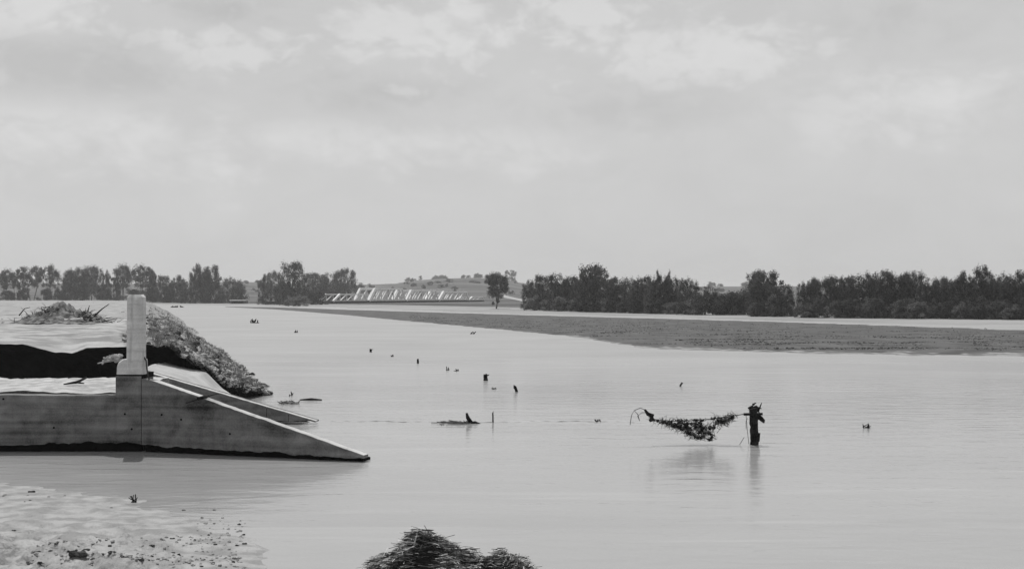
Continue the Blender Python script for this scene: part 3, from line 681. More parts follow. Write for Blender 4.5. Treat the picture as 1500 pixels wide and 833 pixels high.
mb.build('root_clump', M['dark_wood'], br, bp0)['kind'] = 'stuff'

# ------------------------------------------------------------------ fence post, snagged wire and drift in the flood
fpx = gp(1105, 651)
fe = empty('fence_post', fpx); tag(fe, 'black gnarled fence post with a nailed crosspiece standing in the flood', 'fence post')
g = np.random.default_rng(12)
def gnarled(mb, p, h, r, seed, lean=(0, 0), n=9, rings=14, amp=0.18):
    g = np.random.default_rng(seed); rows_ = []
    for i in range(rings):
        t = i / (rings - 1); z = -0.4 + (h + 0.4) * t
        c = (p[0] + lean[0] * max(z, 0), p[1] + lean[1] * max(z, 0))
        rows_.append([(c[0] + r * (1 + g.normal(0, amp)) * math.cos(6.283 * k / n), c[1] + r * (1 + g.normal(0, amp)) * math.sin(6.283 * k / n), p[2] + z + (g.normal(0, 0.02) if i == rings - 1 else 0)) for k in range(n)])
    loft(mb, rows_)
SC = fpx[1] / F
mb = MB(); gnarled(mb, fpx, 0.70, 0.076, 3, (-0.02, 0), 10, 22, 0.09); shaft_ = mb.build('shaft', M['dark_wood'], fe, fpx)
mb = MB(); mb.bar(at(1089.5, 606.5, fpx[1] - 0.1), at(1117, 606, fpx[1] - 0.1), 0.04, 0.045); mb.build('crosspiece', M['dark_wood'], fe, fpx)
mb = MB(); mb.tube([at(1108, 609, fpx[1]), at(1114, 612, fpx[1]), at(1118, 616, fpx[1]), at(1119, 619, fpx[1])], [0.06, 0.05, 0.04, 0.015], 6); mb.build('knot_spur', M['dark_wood'], shaft_, fpx)
mb = MB(); mb.rock(at(1110, 640, fpx[1]), 0.052, rnd, 8, 1.8); mb.build('burl', M['dark_wood'], shaft_, fpx)
mb = MB()
for k in range(14): c = at(1105 + g.normal(0, 4.5), 597 + g.normal(0, 3.5), fpx[1] + g.normal(0, 0.05)); mb.tube([c, c + g.normal(0, 0.07, 3)], [0.022, 0.008], 5)
mb.build('splintered_head', M['dark_wood'], shaft_, fpx)

wy_ = fpx[1]
TOPL = [(1094, 605.5), (1084, 607), (1072, 609), (1058, 611), (1046, 613), (1034, 614), (1020, 615.5), (1004, 616), (988, 616.5), (972, 615.5), (960, 614), (950, 611)]
dw = empty('snagged_wire', at(1020, 640, wy_)); OW = at(1020, 640, wy_); tag(dw, 'sagging fence wire hung with a torn curtain of drift weed', 'fence wire')
mb = MB(); mb.tube([at(a, b, wy_) for a, b in TOPL], 0.008, 4); mb.build('wire', M['wire'], dw, OW)
BOT = [(950, 616), (960, 619), (972, 619), (988, 624), (1000, 630), (1012, 637), (1025, 643), (1036, 647), (1043, 645), (1048, 626), (1054, 616), (1062, 620), (1066, 616), (1075, 611), (1090, 607)]
mb = MB(); mb2 = MB()
for _ in range(1700):
    px = 950 + 125 * g.beta(2.4, 1.5); top_ = interp(px, sorted(TOPL)); bt = interp(px, BOT)
    py = top_ - 1.5 + (bt - top_ + 1.5) * g.random() ** 0.8; p = at(px, py, wy_ + g.normal(0, 0.05))
    if (vnoise(px * 0.2, py * 0.28, 181) < -0.08) : continue
    l = g.uniform(0.04, 0.15); d = np.array((g.normal(0, 0.8), g.normal(0, 0.4), g.normal(-0.25, 0.6))); d /= np.linalg.norm(d)
    if p[2] + d[2] * l < 0.08: d[2] *= 0.2
    (mb if g.random() < 0.75 else mb2).tube([p, p + d * l * 0.5 + g.normal(0, 0.03, 3), p + d * l], [0.004, 0.004, 0.002], 3)
    if g.random() < 0.42: (mb if g.random() < 0.7 else mb2).rock(p, g.uniform(0.012, 0.034), rnd, 6, 0.8)
o = mb.build('drift_weed', M['dark_wood'], dw, OW); o['kind'] = 'stuff'
o = mb2.build('drift_weed', M['wood'], dw, OW); o['kind'] = 'stuff'
for a, b, c, d_ in ((1046, 614, 1043, 637), (1052, 613, 1047, 639), (1058, 612, 1050, 634), (1066, 611, 1060, 622), (1093, 608, 1097, 650), (1095, 612, 1093, 628), (1090, 640, 1080, 656)):
    mb = MB(); p, q = at(a, b, wy_), at(c, d_, wy_); mb.tube([p, (p + q) / 2 + g.normal(0, 0.03, 3), q], 0.0055, 3); mb.build('strand', M['wire'], dw, OW)
q = at(952, 614, wy_)
bs = empty('broken_stake', q); tag(bs, 'splintered black stake at the slack end of the snagged wire', 'stake')
mb = MB(); mb.tube([at(944.5, 599.5, wy_), at(949, 606, wy_), at(956, 609, wy_), at(957, 613, wy_), at(951, 616, wy_)], [0.02, 0.04, 0.05, 0.05, 0.03], 6); mb.build('shaft', M['dark_wood'], bs, q)
lw = empty('loose_wire', at(925, 616, wy_)); tag(lw, 'thin loops of loose wire curling out of the water beside the broken stake', 'wire')
for pts in ([(923, 622), (925, 608), (929, 601), (934, 606), (937, 616)], [(929, 601), (938, 597), (945, 600), (948, 607)], [(937, 616), (934, 609), (940, 604), (946, 604)]):
    mb = MB(); mb.tube([at(a, b, wy_) for a, b in pts], 0.006, 4); mb.build('strand', M['wire'], lw, at(925, 616, wy_))

# ------------------------------------------------------------------ stakes, snags and drift scattered over the water
def stake(px, base, w, h, lean, label, seed):
    p = gp(px, base); s_ = p[1] / F
    e = empty('stake', p); tag(e, label, 'stake', 'stakes standing in the flood')
    mb = MB(); gnarled(mb, p, h * s_, w * s_ / 2, seed, lean, 7, 8, 0.14); mb.build('shaft', M['dark_wood'], e, p)
    if seed % 2 == 0:
        mb = MB(); c = p + (w * s_ * 0.1 + lean[0] * h * s_ * 0.7, 0, h * s_ * 0.75); mb.tube([c, c + (w * s_ * 0.8, 0, 0.04)], [w * s_ * 0.25, w * s_ * 0.08], 5); mb.build('spur', M['dark_wood'], e, p)
stake(612, 532, 3.0, 6.5, (0, 0), 'slim upright stake standing alone far out towards the bridge', 1)
stake(711, 557, 6.0, 9.0, (0.05, 0), 'thickest squat stake, upright on the open water', 2)
stake(757, 573.5, 4.2, 7.5, (-0.35, 0), 'short stake leaning sideways beyond the leaning snag', 3)
stake(996, 565.5, 3.2, 5.5, (0.6, 0), 'tiny tilted stake on the open water beyond the snagged wire', 5)
stake(543, 515.5, 3.6, 4.0, (0, 0), 'low stub of a stake near the tip of the embankment', 4)
stake(722, 618, 2.2, 14, (0, 0), 'thin straight rod standing beside the leaning snag', 7)
q = gp(690, 620); s_ = q[1] / F
e = empty('leaning_snag', q); tag(e, 'dark leaning snag with a tail of drift trailing on the water', 'snag')
mb = MB(); mb.tube([q + (0.02, 0, -0.3), q + (0, 0, 0.02), q + (-5 * s_, 0, 9 * s_), q + (-6.5 * s_, 0, 15.5 * s_)], [0.05, 0.055, 0.045, 0.025], 6); mb.build('stem', M['dark_wood'], e, q)
mb = MB(); mb.tube([q + (-2 * s_, 0, 0.0), q + (6 * s_, 0, 0.03), q + (14 * s_, 0, -0.01)], [0.035, 0.03, 0.012], 6); mb.build('root', M['dark_wood'], e, q)
mb = MB()
for k in range(90):
    t = g.random() ** 1.4; c = q + (-t * 44 * s_, g.normal(0, 0.16) * (0.4 + t), 0.012); mb.tube([c, c + (g.normal(-0.1, 0.12), g.normal(0, 0.03), abs(g.normal(0, 0.03)) * (1 - t) )], 0.008, 3)
o = mb.build('drift', M['straw_g'], e, q); o['kind'] = 'stuff'
# waterlogged fence wire lying along the surface between the far wing wall and the fence post
mb = MB(); pl = []
for px in np.arange(485, 930, 6): pl.append(gp(px, 617.5 + 0.9 * math.sin(px * 0.021) + 0.5 * math.sin(px * 0.11)) + (0, 0, -0.002 + 0.004 * math.sin(px * 0.3) + 0.003 * math.sin(px * 0.047)))
mb.tube(pl, 0.005, 4); tag(mb.build('drowned_wire', M['wood'], None, pl[0]), 'thin wire lying along the water between the far wing wall and the fence post', 'wire')
def snag(px, base, w, h, n, label, seed, m='dark_wood'):
    g = np.random.default_rng(seed); p = gp(px, base); s_ = p[1] / F; e = empty('drift_clump', p); tag(e, label, 'drift', 'drift clumps afloat')
    mb = MB()
    for k in range(3): mb.rock(p + (g.normal(0, 0.22) * w * s_, 0, 0.0), 0.3 * w * s_ * g.uniform(0.6, 1), rnd, 7, 0.45)
    mb.build('matted_mass', M[m], e, p)
    mb = MB()
    for k in range(n):
        c = p + (g.uniform(-0.5, 0.5) * w * s_, g.normal(0, 0.1), 0.0); mb.tube([c, c + (g.normal(0, 0.25) * w * s_, g.normal(0, 0.08), h * s_ * g.uniform(0.3, 1))], [0.012 * p[1] / 22, 0.006 * p[1] / 22], 4)
    o = mb.build('twigs', M[m], e, p); o['kind'] = 'stuff'
snag(1269, 626, 11, 7, 7, 'pointed little hummock of drift afloat beyond the fence post', 1)
snag(875, 616, 8, 3, 6, 'flat scrap of drift floating along the drowned wire', 2)
snag(655, 542, 5, 6, 5, 'spiky scrap of drift floating between the squat stake and the slim stake', 3)
snag(668, 543, 7, 3, 5, 'flat scrap of drift beside the spiky scrap', 4)
snag(374, 473, 12, 7, 8, 'twiggy drift clump far out by the head of the embankment', 5)
snag(262, 450, 16, 3, 6, 'long low drift clump where the embankment meets the far shore', 6)
snag(424, 591, 30, 6, 16, 'broad clump of drift just beyond the far wing wall', 7, 'wood')
snag(427, 579, 4, 6, 4, 'small tuft of drift behind the broad clump', 8)
snag(692, 489, 6, 4, 4, 'dark scrap of drift by the edge of the drowned field', 9)
snag(434, 487, 4, 4, 4, 'dot of drift on the open water below the far trees', 10)
snag(575, 522, 4, 3, 4, 'small scrap of drift near the slim stake', 11)
snag(722, 569, 10, 2, 6, 'thin raft of twigs near the leaning short stake', 12, 'wood')
q = gp(456, 586); mb = MB(); mb.tube([q + (-0.3, 0.02, 0.01), q + (0, 0, 0.03), q + (0.28, 0.0, 0.01)], [0.02, 0.035, 0.02], 6)
tag(mb.build('floating_stick', M['dark_wood'], None, q), 'straight dark stick floating beside the broad drift clump', 'stick')

# ------------------------------------------------------------------ truss bridge
TB = []
ax = np.array((math.sin(R(26)), math.cos(R(26)), 0)); cr = np.array((math.cos(R(26)), -math.sin(R(26)), 0))
def span(p, L, wdt, hgt, panels, label, thick, portal, m_end='steel', zdeck=0.0):
    e = empty('truss_span', p); tag(e, label, 'bridge span', 'spans of the truss bridge')
    up = np.array((0, 0, 1.0)); pl = L / panels
    def part(nm, a, b, w, m, h=None):
        mb = MB(); mb.bar(a, b, w, h); return mb.build(nm, M[m], e, p)
    mb = MB(); c = p + cr * wdt / 2
    dk = [p + up * -0.25, p + cr * wdt + up * -0.25, p + cr * wdt + ax * L + up * -0.25, p + ax * L + up * -0.25]
    mb.add(dk + [v + up * 0.35 for v in dk], [(3, 2, 1, 0), (4, 5, 6, 7), (0, 1, 5, 4), (1, 2, 6, 5), (2, 3, 7, 6), (3, 0, 4, 7)]); mb.build('deck', M['deckwood'], e, p)
    for sd in (0, 1):
        o = p + cr * wdt * sd
        part('shade_girder', o - up * 0.42 + cr * (0.2 - 0.4 * sd), o + ax * L - up * 0.42 + cr * (0.2 - 0.4 * sd), 0.25, 'shade_black', 0.33)  # near-black bars added to paint the shadow under the deck
        part('end_post', o, o + ax * pl * 0.95 + up * hgt, thick * 1.25, m_end, thick * 1.35); part('end_post', o + ax * L, o + ax * (L - pl * 0.5) + up * hgt, thick * 0.7, 'steel_g')
        part('top_chord', o + ax * pl * 0.95 + up * hgt, o + ax * (L - pl * 0.5) + up * hgt, thick * 0.8, 'steel'); part('bottom_chord', o + up * 0.12, o + ax * L + up * 0.12, thick * 0.6, 'steel_g')
        for k in range(1, panels):
            part('vertical', o + ax * pl * k + up * 0.1, o + ax * pl * k + up * hgt, thick * 0.5, 'steel_g')
            if k < panels - 1: part('diagonal', o + ax * pl * k + up * 0.1, o + ax * pl * (k + 1) + up * hgt, thick * 0.5, 'steel')
    if portal:
        a = p + ax * pl * 0.95 + up * hgt; part('portal_strut', a, a + cr * wdt, thick * 1.1, 'steel', thick * 1.3)
        b = p + ax * (L - pl * 0.5) + up * hgt; part('portal_strut', b, b + cr * wdt, thick * 0.8, 'steel_g')
    return e
B0 = at(519, 440.5, 330.0)
PL = [(18.8, 3.25, 'tallest through-truss span of the white bridge, with a bright portal'), (18.3, 2.85, 'middle through-truss span of the white bridge, lower than the tallest one'), (18.8, 2.5, 'last through-truss span of the white bridge, nearest its low tail span')]
cur = B0.copy(); ends = [cur.copy()]
for L_, h_, lab in PL:
    span(cur, L_, 4.6, h_, 6, lab, 0.5, True); cur = cur + ax * (L_ + 0.4); ends.append(cur.copy())
span(B0 - ax * 16.3, 15.8, 4.3, 1.75, 5, 'low pony-truss span at the tree end of the white bridge', 0.35, False)
span(cur + np.array((0, 0, -0.1)), 10.7, 4.3, 1.0, 4, 'short low tail span of the white bridge by the lone tree', 0.30, False)
for i, p in enumerate(ends):
    mb = MB(); q = p - ax * 0.6 + cr * 0.4; 
    for a_ in (0.0, 1.0):
        c = q + cr * 3.6 * a_; mb.box((c[0] - 0.7, c[1] - 0.7, -0.8), (c[0] + 0.7, c[1] + 0.7, p[2] - 0.62))
    mb.box((q[0] - 0.8, q[1] - 2.4, p[2] - 0.85), (q[0] + 4.2, q[1] + 1.0, p[2] - 0.60))
    tag(mb.build('bridge_pier', M['deckwood'], None, (q[0], q[1], 0)), ['dark pier under the portal of the tallest bridge span', 'dark pier between the tallest and the middle bridge span', 'dark pier between the middle and the last through span', 'dark pier between the last through span and the tail span'][i], 'pier', 'piers of the truss bridge')
# small broken bridges on the far shore
def plank_bridge(px0, px1, py, label):
    a = hit(px0, py); b = hit(px1, py); b = at(px1, py, a[1]); a[2] = b[2] = max(a[2], b[2]) ; e = empty('plank_bridge', a); tag(e, label, 'plank bridge')
    up = np.array((0, 0, 1.0)); mb = MB(); mb.box((a[0], a[1] - 1.5, a[2] + 0.75), (b[0], a[1] + 2.5, a[2] + 1.0)); mb.build('deck', M['steel_g'], e, a)
    for t in (0.08, 0.92):
        x_ = a[0] + (b[0] - a[0]) * t; mb = MB(); mb.box((x_ - 0.25, a[1] - 0.8, a[2] - 0.4), (x_ + 0.25, a[1] + 2.2, a[2] + 0.747)); mb.build('abutment', M['deckwood'], e, a)
    mb = MB(); mb.box((a[0] + 0.6, a[1] + 1.0, a[2] - 0.4), (b[0] - 0.6, a[1] + 2.0, a[2] + 0.745)); mb.build('shade_fill', M['shade_black'], e, a)  # black box added below the deck as its painted shade
plank_bridge(388, 424, 445.5, 'low plank bridge with pale deck below the tallest far trees')
plank_bridge(338, 361, 444.5, 'small pale-topped plank bridge at the end of the dense tree row')

# ------------------------------------------------------------------ trees
def crown_mesh(name, seed, clumps, leaves, shape, leaf, sig=0.055):
    g = np.random.default_rng(seed); cen = []
    while len(cen) < clumps:
        x, y = g.uniform(-0.5, 0.5, 2); z = g.uniform(0.0, 1.0); r = math.hypot(x, y)
        q = shape(z, math.atan2(y, x))
        if r < q and g.random() < (0.35 + 0.65 * (r / max(q, 0.05))) * (0.55 + 0.45 * z): cen.append((x, y, z))
    cen = np.array(cen); sg = g.uniform(0.6, 1.35, (clumps, 1)) * sig
    nv = g.normal(0, 1, (clumps * leaves, 3)); nv *= (g.random((clumps * leaves, 1)) ** 0.55 / np.linalg.norm(nv, axis=1)[:, None]); P = np.repeat(cen, leaves, 0) + nv * 1.9 * np.repeat(sg, leaves, 0) * (1, 1, 0.8)
    P = P + g.normal(0, 0.35, P.shape) * np.repeat(sg, leaves, 0); P = P[P[:, 2] > 0.01]; n = len(P)
    a = g.normal(0, 1, (n, 3)); a /= np.linalg.norm(a, axis=1)[:, None]; b = np.cross(a, g.normal(0, 1, (n, 3))); b /= np.linalg.norm(b, axis=1)[:, None]
    s_ = (leaf * g.uniform(0.6, 1.3, n))[:, None]
    V = np.stack([P - a * s_, P + b * s_ * 0.6, P + a * s_, P - b * s_ * 0.6], 1).reshape(-1, 3)
    me = bpy.data.meshes.new(name); me.from_pydata(V.tolist(), [], np.arange(4 * n).reshape(-1, 4).tolist()); me.update()
    return me, cen
def trunk_mesh(name, cen, seed, trunks, r0, low):
    g = np.random.default_rng(seed); mb = MB()
    for k in range(trunks):
        b = np.array((g.normal(0, 0.05), g.normal(0, 0.05), -0.02)) if trunks > 1 else np.array((0, 0, -0.02))
        fork = np.array((b[0] * 2.2 + g.normal(0, 0.04), b[1] * 2.2, low + g.uniform(0, 0.1))); mb.tube([b, (b + fork) / 2 + g.normal(0, 0.012, 3), fork], [r0, r0 * 0.8, r0 * 0.65], 6)
        up = [c for c in cen if c[2] > fork[2] + 0.05]; g.shuffle(up)
        for c in up[:9]:
            c = np.array(c); mb.tube([fork, fork * 0.5 + c * 0.5 + np.array((0, 0, 0.03)) + g.normal(0, 0.015, 3), c], [r0 * 0.55, r0 * 0.32, r0 * 0.1], 4)
    me = bpy.data.meshes.new(name); me.from_pydata(mb.v, [], mb.f); me.materials.append(M['bark']); me.update(); return me
def lob(k, ph, am): return lambda a: 1 + am * math.sin(k * a + ph)
SHAPES = {
    'round': lambda z, a: 0.5 * math.sqrt(max(0, 1 - (abs(z - 0.56) / 0.40) ** 3)) * (1 + 0.15 * math.sin(3 * a)),
    'plume': lambda z, a: 0.46 * math.sqrt(max(0, 1 - (z / 0.95) ** 4)) * (0.8 + 0.2 * math.sin(5 * a)),
    'open': lambda z, a: (0.5 * math.sqrt(max(0, 1 - (abs(z - 0.67) / 0.29) ** 3)) * (1 + 0.2 * math.sin(2 * a + 1))) if z > 0.36 else 0.0,
    'twin': lambda z, a: 0.48 * math.sqrt(max(0, 1 - ((z - 0.5) / 0.5) ** 2)) * (0.7 + 0.3 * math.cos(2 * a)),
    'shrub': lambda z, a: 0.5 * math.sqrt(max(0, 1 - z * z)) * (1 + 0.1 * math.sin(4 * a)),
    'bushy': lambda z, a: 0.5 * (1 - 0.12 * z) * math.sqrt(max(0, 1 - max(0, (z - 0.3) / 0.65) ** 5)) * (1 + 0.15 * math.sin(3 * a + 2)),
    'vase': lambda z, a: (0.16 + 0.34 * sm(0.12, 0.6, z)) * math.sqrt(max(0, 1 - max(0, (z - 0.55) / 0.40) ** 4)) if z > 0.03 else 0,
}
PROTO = {}
def proto(kind, seed, clumps, leaves, leaf, trunks, r0, low, sig=0.055):
    me, cen = crown_mesh('crown', seed, clumps, leaves, SHAPES[kind], leaf, sig)
    PROTO.setdefault(kind, []).append((me, trunk_mesh('trunk', cen, seed, trunks, r0, low)))
for sd in (1, 2, 3): proto('round', sd, 84, 140, 0.017, 1, 0.022, 0.22, 0.06)
for sd in (4, 5): proto('plume', sd, 92, 130, 0.016, 2, 0.018, 0.3, 0.055)
for sd in (6, 7): proto('open', sd, 50, 130, 0.017, 2, 0.017, 0.36, 0.055)
for sd in (9, 10): proto('shrub', sd, 34, 150, 0.028, 3, 0.02, 0.15, 0.085)
for sd in (11, 12, 13, 15, 16): proto('bushy', sd, 104, 130, 0.017, 2, 0.02, 0.22, 0.06)
proto('vase', 14, 90, 140, 0.017, 1, 0.035, 0.3, 0.055)
LEAFCOPY = {}
ORD = ['first', 'second', 'third', 'fourth', 'fifth', 'sixth', 'seventh', 'eighth', 'ninth', 'tenth', 'eleventh', 'twelfth', 'thirteenth', 'fourteenth', 'fifteenth', 'sixteenth']
tr = random.Random(4)
def tree(px, w, top, basepy, kind, label, group, pale=False, back=0.0, name=None):
    p = hit(px, basepy)
    if back:
        Y = p[1] + back; X = (px - 750) / F * Y; p = np.array((X, Y, float(land(X, Y))))
    hh = ((H - (top - HZ) / F * p[1]) - p[2]) * (1.0 if kind == 'shrub' else 1.02); ww = w / F * p[1]
    if p[1] < 331 and p[0] < xe(p[1]): p[2] = max(p[2], drop(p[0], p[1]) or 0)
    e = empty(name or ('shrub' if kind == 'shrub' else 'tree'), p); e.rotation_euler = (0, 0, tr.uniform(0, 6.28)); e.scale = (ww * 1.06, ww * 1.06, hh * 1.0)
    tag(e, label, 'shrub' if kind == 'shrub' else 'tree', group)
    me, tk = tr.choice(PROTO[kind])
    key = (me.name, pale)
    if key not in LEAFCOPY:
        m2 = me if not me.materials else me.copy()
        m2.materials.clear(); m2.materials.append(M['leaf_p' if pale else 'leaf']); LEAFCOPY[key] = m2
    o = bpy.data.objects.new('crown', LEAFCOPY[key]); C.objects.link(o); o.parent = e
    o = bpy.data.objects.new('trunk', tk); C.objects.link(o); o.parent = e
def row(lst, what, frm, G, **k):
    xs = sorted(a[0] for a in lst)
    if frm[0] == '-': xs.reverse(); frm = frm[1:]
    for a in lst: tree(*a, ORD[xs.index(a[0])] + ' ' + what + ', counted from ' + frm, G, **k)
G1 = 'trees in the row beyond the embankment'
row([(-14, 30, 396, 441, 'open'), (8, 28, 395, 441, 'open'), (45, 38, 390, 441, 'open'), (73, 30, 389, 441, 'open'), (24, 20, 399, 441, 'open')], 'see-through tree far behind the brush pile', '-the concrete post', G1)
row([(112, 36, 392, 441, 'round'), (134, 30, 389, 441, 'round'), (102, 24, 398, 440.5, 'plume'), (156, 16, 394, 441, 'plume')], 'dense tree far behind the brush pile', '-the concrete post', G1)
row([(35, 18, 419, 441, 'shrub'), (66, 20, 421, 441, 'shrub'), (86, 20, 421, 441, 'shrub'), (122, 26, 418, 441, 'shrub'), (150, 26, 419, 441, 'shrub'), (10, 22, 424, 441, 'shrub')], 'undergrowth shrub behind the brush pile', '-the concrete post', G1)
tree(182, 36, 388, 442, 'open', 'taller arching tree with gaps under its crown directly behind the concrete post', G1); tree(210, 34, 389, 442, 'open', 'arching tree leaning against the taller one behind the concrete post', G1)
tree(172, 16, 400, 442, 'plume', 'narrow tree on the brush pile side of the arching trees', G1); tree(224, 20, 394, 442, 'plume', 'narrow tree on the river side of the arching trees', G1)
tree(240, 24, 402, 443, 'bushy', 'short leafy tree next to the narrow tree by the arching pair', G1); tree(262, 26, 404, 443, 'bushy', 'short leafy tree next to the tall upright clump', G1); tree(250, 20, 412, 443, 'shrub', 'shrub between the two short leafy trees', G1)
tree(200, 30, 422, 442, 'shrub', 'undergrowth shrub beneath the arching trees', G1); tree(226, 24, 420, 442, 'shrub', 'bushy undergrowth beside the arching trees', G1)
row([(289, 26, 388, 444, 'bushy'), (312, 28, 388, 444, 'bushy'), (300, 24, 392, 444, 'plume')], 'tree of the tall dark upright clump', 'the concrete post', G1)
tree(338, 32, 406, 444, 'bushy', 'low spreading tree at the end of the far row by the small plank bridge', G1); tree(352, 18, 416, 444, 'shrub', 'round shrub by the small plank bridge', G1); tree(272, 18, 420, 444, 'shrub', 'shrub at the foot of the upright clump', G1)
G2 = 'trees beside the bridge'
tree(388, 20, 403, 446, 'bushy', 'narrow outermost tree of the clump over the low plank bridge', G2); tree(402, 26, 396, 446, 'round', 'pale airy tree of the clump over the low plank bridge', G2, True)
tree(428, 36, 381, 447, 'bushy', 'tallest broad-headed tree of the clump beside the bridge', G2)
row([(452, 30, 398, 440.4, 'bushy'), (468, 28, 400, 440.4, 'bushy'), (484, 30, 398, 440.4, 'bushy')], 'dense tree behind the low pony span', 'the tallest tree', G2)
tree(506, 28, 392, 440.4, 'round', 'tree with ragged top just above the low pony span', G2); tree(414, 24, 410, 446, 'bushy', 'low dark tree at the foot of the tallest one', G2); tree(500, 34, 412, 440.6, 'bushy', 'dark lower foliage tree behind the low pony span', G2)
row([(456, 22, 424, 446, 'shrub'), (470, 22, 424, 446, 'shrub')], 'dark shrub at the end of the pony span', 'the tallest tree', G2)
tree(440, 26, 432, 448, 'shrub', 'pale shrub at the foot of the tallest tree', G2, True); tree(424, 14, 434, 448, 'shrub', 'small shrub at the end of the low plank bridge', G2, True)
tree(527, 20, 415, 444, 'shrub', 'dark shrub behind the portal of the tallest bridge span', G2, False, 260); tree(543, 14, 416, 444, 'shrub', 'dark shrub just past the portal of the tallest bridge span', G2, False, 300)
tree(727, 33, 400, 452, 'vase', 'lone vase-shaped tree with narrow foot beside the dirt road', G2)
G3 = 'trees on the far shore past the road'
l6 = 'mid-height leafy tree in the shore grove next to the dirt road'; l7 = 'mid-height leafy tree in the shore grove under the spired tree'
for a in [(776, 22, 411, 453, 'bushy'), (795, 30, 401, 454, 'bushy'), (816, 32, 399, 455, 'bushy'), (838, 28, 404, 455, 'round'), (786, 26, 416, 453, 'bushy'), (826, 30, 412, 455, 'bushy'), (850, 26, 408, 456, 'bushy')]: tree(*a, ORD[sum(b < a[0] for b in (776, 786, 795, 816, 826, 838, 850))] + ' tree of the shore grove, counted from the dirt road', G3)
tree(868, 44, 387, 456, 'round', 'tallest round-headed tree of the shore grove', G3); tree(862, 36, 402, 456.5, 'bushy', 'leafy tree standing under the tallest round-headed one', G3)
for a in [(888, 28, 407, 457, 'bushy'), (905, 32, 404, 457, 'bushy'), (926, 30, 407, 458, 'bushy'), (946, 28, 404, 458, 'round'), (935, 30, 414, 458.5, 'bushy'), (990, 32, 406, 459, 'bushy'), (1008, 30, 407, 459.5, 'bushy'), (900, 30, 416, 457.5, 'bushy'), (958, 28, 414, 459, 'bushy')]: tree(*a, ORD[sum(b < a[0] for b in (888, 900, 905, 926, 935, 946, 958, 990, 1008))] + ' tree of the shore grove past its tallest tree, counted from that tree', G3)
tree(964, 18, 394, 459, 'plume', 'spired dark tree with two pointed tops in the shore grove', G3); tree(979, 18, 396, 459, 'plume', 'second point beside the spired dark tree', G3); tree(971, 34, 408, 459, 'bushy', 'broad base tree under the two spired tops', G3)
l8 = 'low shrub along the foot of the shore grove'
for i, x_ in enumerate((782, 803, 822, 845, 872, 893, 915, 938, 962, 984, 1006, 1022)): tree(x_, tr.uniform(20, 30), 436 + tr.uniform(-4, 6), 454.5 + (x_ - 780) * 0.027, 'shrub', ORD[i] + ' low shrub along the foot of the shore grove, counted from the dirt road', G3, tr.random() < 0.35)
l9 = 'low shrub in the gap between the shore grove and the big dark tree'
for a in [(1032, 32, 422), (1050, 34, 425), (1068, 34, 424), (1086, 34, 422), (1044, 26, 434), (1076, 28, 436), (1100, 26, 430)]: tree(a[0], a[1], a[2], 461, 'shrub', ORD[sum(b > a[0] for b in (1032, 1044, 1050, 1068, 1076, 1086, 1100))] + ' shrub of the low gap beside the big dark tree, counted from that tree', G3)
tree(1120, 48, 394, 462.5, 'bushy', 'big dark tree standing proud of the low shrubs', G3); tree(1112, 34, 396, 462, 'round', 'dark companion crown leaning into the big dark tree', G3); tree(1147, 38, 416, 463, 'bushy', 'shorter rounded tree at the shoulder of the big dark tree', G3); tree(1135, 30, 428, 463.5, 'shrub', 'shrub under the big dark tree', G3); tree(1110, 24, 440, 463.5, 'shrub', 'small shrub at the foot of the big dark tree', G3)
l10 = 'dark leafy tree in the unbroken wood along the far shore'
for i, a in enumerate([(1180, 26, 412, 'round'), (1200, 30, 405, 'round'), (1222, 30, 404, 'round'), (1246, 34, 402, 'bushy'), (1268, 36, 399, 'bushy'), (1292, 38, 395, 'bushy'), (1318, 40, 397, 'round'), (1342, 38, 399, 'bushy'), (1364, 32, 405, 'bushy'), (1392, 34, 404, 'round'), (1412, 34, 399, 'bushy'), (1440, 44, 391, 'bushy'), (1470, 34, 400, 'bushy'), (1494, 38, 398, 'bushy'), (1520, 36, 400, 'bushy'), (1548, 38, 397, 'bushy'),
          (1236, 34, 412, 'bushy'), (1280, 36, 410, 'bushy'), (1304, 36, 408, 'bushy'), (1330, 36, 408, 'bushy'), (1378, 36, 412, 'bushy'), (1426, 36, 410, 'bushy'), (1456, 36, 410, 'bushy'), (1482, 36, 408, 'bushy')]):
    lab = (ORD[i] + ' canopy tree of the unbroken shore wood, counted from the big dark tree') if i < 16 else (ORD[i - 16] + ' shorter tree of the unbroken wood, counted from the big dark tree')
    tree(a[0], a[1], a[2], 464 + (a[0] - 1180) * 0.009, a[3], lab, G3)
l11 = 'pale low shrub against the foot of the unbroken wood'; l12 = 'dark low shrub filling the foot of the unbroken wood'
for i, a in enumerate([(1190, 30, 446), (1271, 20, 436), (1320, 22, 438), (1346, 30, 440), (1408, 24, 443), (1484, 28, 447)]): tree(*a, 465 + (a[0] - 1180) * 0.01, 'shrub', ORD[i] + ' pale shrub along the foot of the unbroken wood, counted from the big dark tree', G3, True)
for i, x_ in enumerate(range(1176, 1520, 22)): tree(x_ + tr.uniform(-5, 5), tr.uniform(24, 34), 438 + tr.uniform(-6, 8), 465 + (x_ - 1180) * 0.0095, 'shrub', ORD[i] + ' dark shrub along the foot of the unbroken wood, counted from the big dark tree', G3)
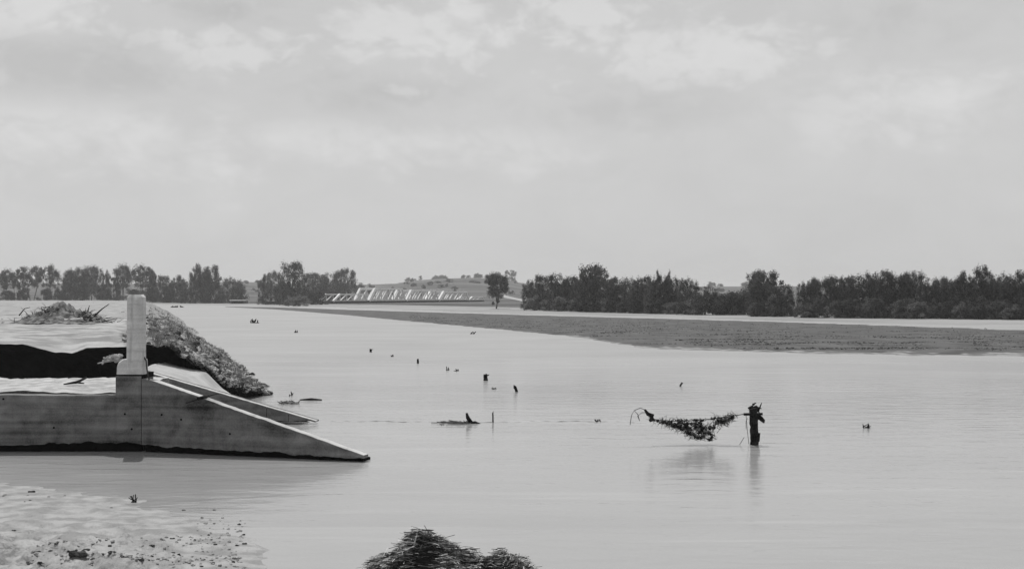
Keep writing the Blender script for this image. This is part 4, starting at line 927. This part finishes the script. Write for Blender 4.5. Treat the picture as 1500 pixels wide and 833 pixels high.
# bushes on the far rise
G4 = 'bushes on the far rise'; l13 = 'tiny bush on the crest of the far rise behind the bridge'; l14 = 'dark bush on the slope of the far rise'
def far_bush(px, w, h_, Y, lab):
    X = (px - 750) / F * Y; z = float(land(X, Y)); e = empty('bush', (X, Y, z)); e.scale = (w / F * Y, w / F * Y, h_ / F * Y); e.rotation_euler = (0, 0, tr.uniform(0, 6)); tag(e, lab, 'bush', G4)
    me, tk = tr.choice(PROTO['shrub']); 
    o = bpy.data.objects.new('crown', LEAFCOPY[(me.name, False)]); C.objects.link(o); o.parent = e
for k in range(34): far_bush(tr.uniform(595, 765), tr.uniform(5, 10), tr.uniform(3, 7), tr.uniform(1080, 1170), l13)
for k in range(40):
    x_ = tr.uniform(560, 830); far_bush(x_, tr.uniform(5, 14), tr.uniform(3, 6), tr.uniform(520, 1000), l14)
for k in range(26): far_bush(tr.uniform(830, 1170), tr.uniform(8, 16), tr.uniform(4, 7), tr.uniform(600, 1100), 'dark bush on the far plain glimpsed over the shore shrubs')
for k in range(8): far_bush(tr.uniform(345, 385), tr.uniform(5, 10), tr.uniform(3, 6), tr.uniform(600, 1100), 'dark bush on the far rise seen through the gap over the plank bridges')
X, Y = (748 - 750) / F * 1000, 1000
e = empty('tree', (X, Y, float(land(X, Y)))); e.scale = (9, 9, 9); tag(e, 'small open tree on the skyline behind the lone vase-shaped tree', 'tree', G4)
for nm, me in zip(('crown', 'trunk'), PROTO['open'][0]):
    o = bpy.data.objects.new(nm, LEAFCOPY.get((me.name, False), me)); C.objects.link(o); o.parent = e

# ------------------------------------------------------------------ haze
hm = bpy.data.materials.new('haze'); hm.use_nodes = True; nt = hm.node_tree; nt.nodes.clear()
pv = N(nt, 'ShaderNodeVolumePrincipled'); pv.inputs['Color'].default_value = (0.95, 0.95, 0.95, 1); pv.inputs['Density'].default_value = 0.0003; pv.inputs['Anisotropy'].default_value = 0.3
mo = N(nt, 'ShaderNodeOutputMaterial'); nt.links.new(pv.outputs[0], mo.inputs['Volume'])
mb = MB(); mb.box((-5200, -320, -1.8), (5200, 5100, 40)); o = mb.build('haze', hm); tag(o, 'thin summer haze over the river valley', 'haze', kind='stuff')
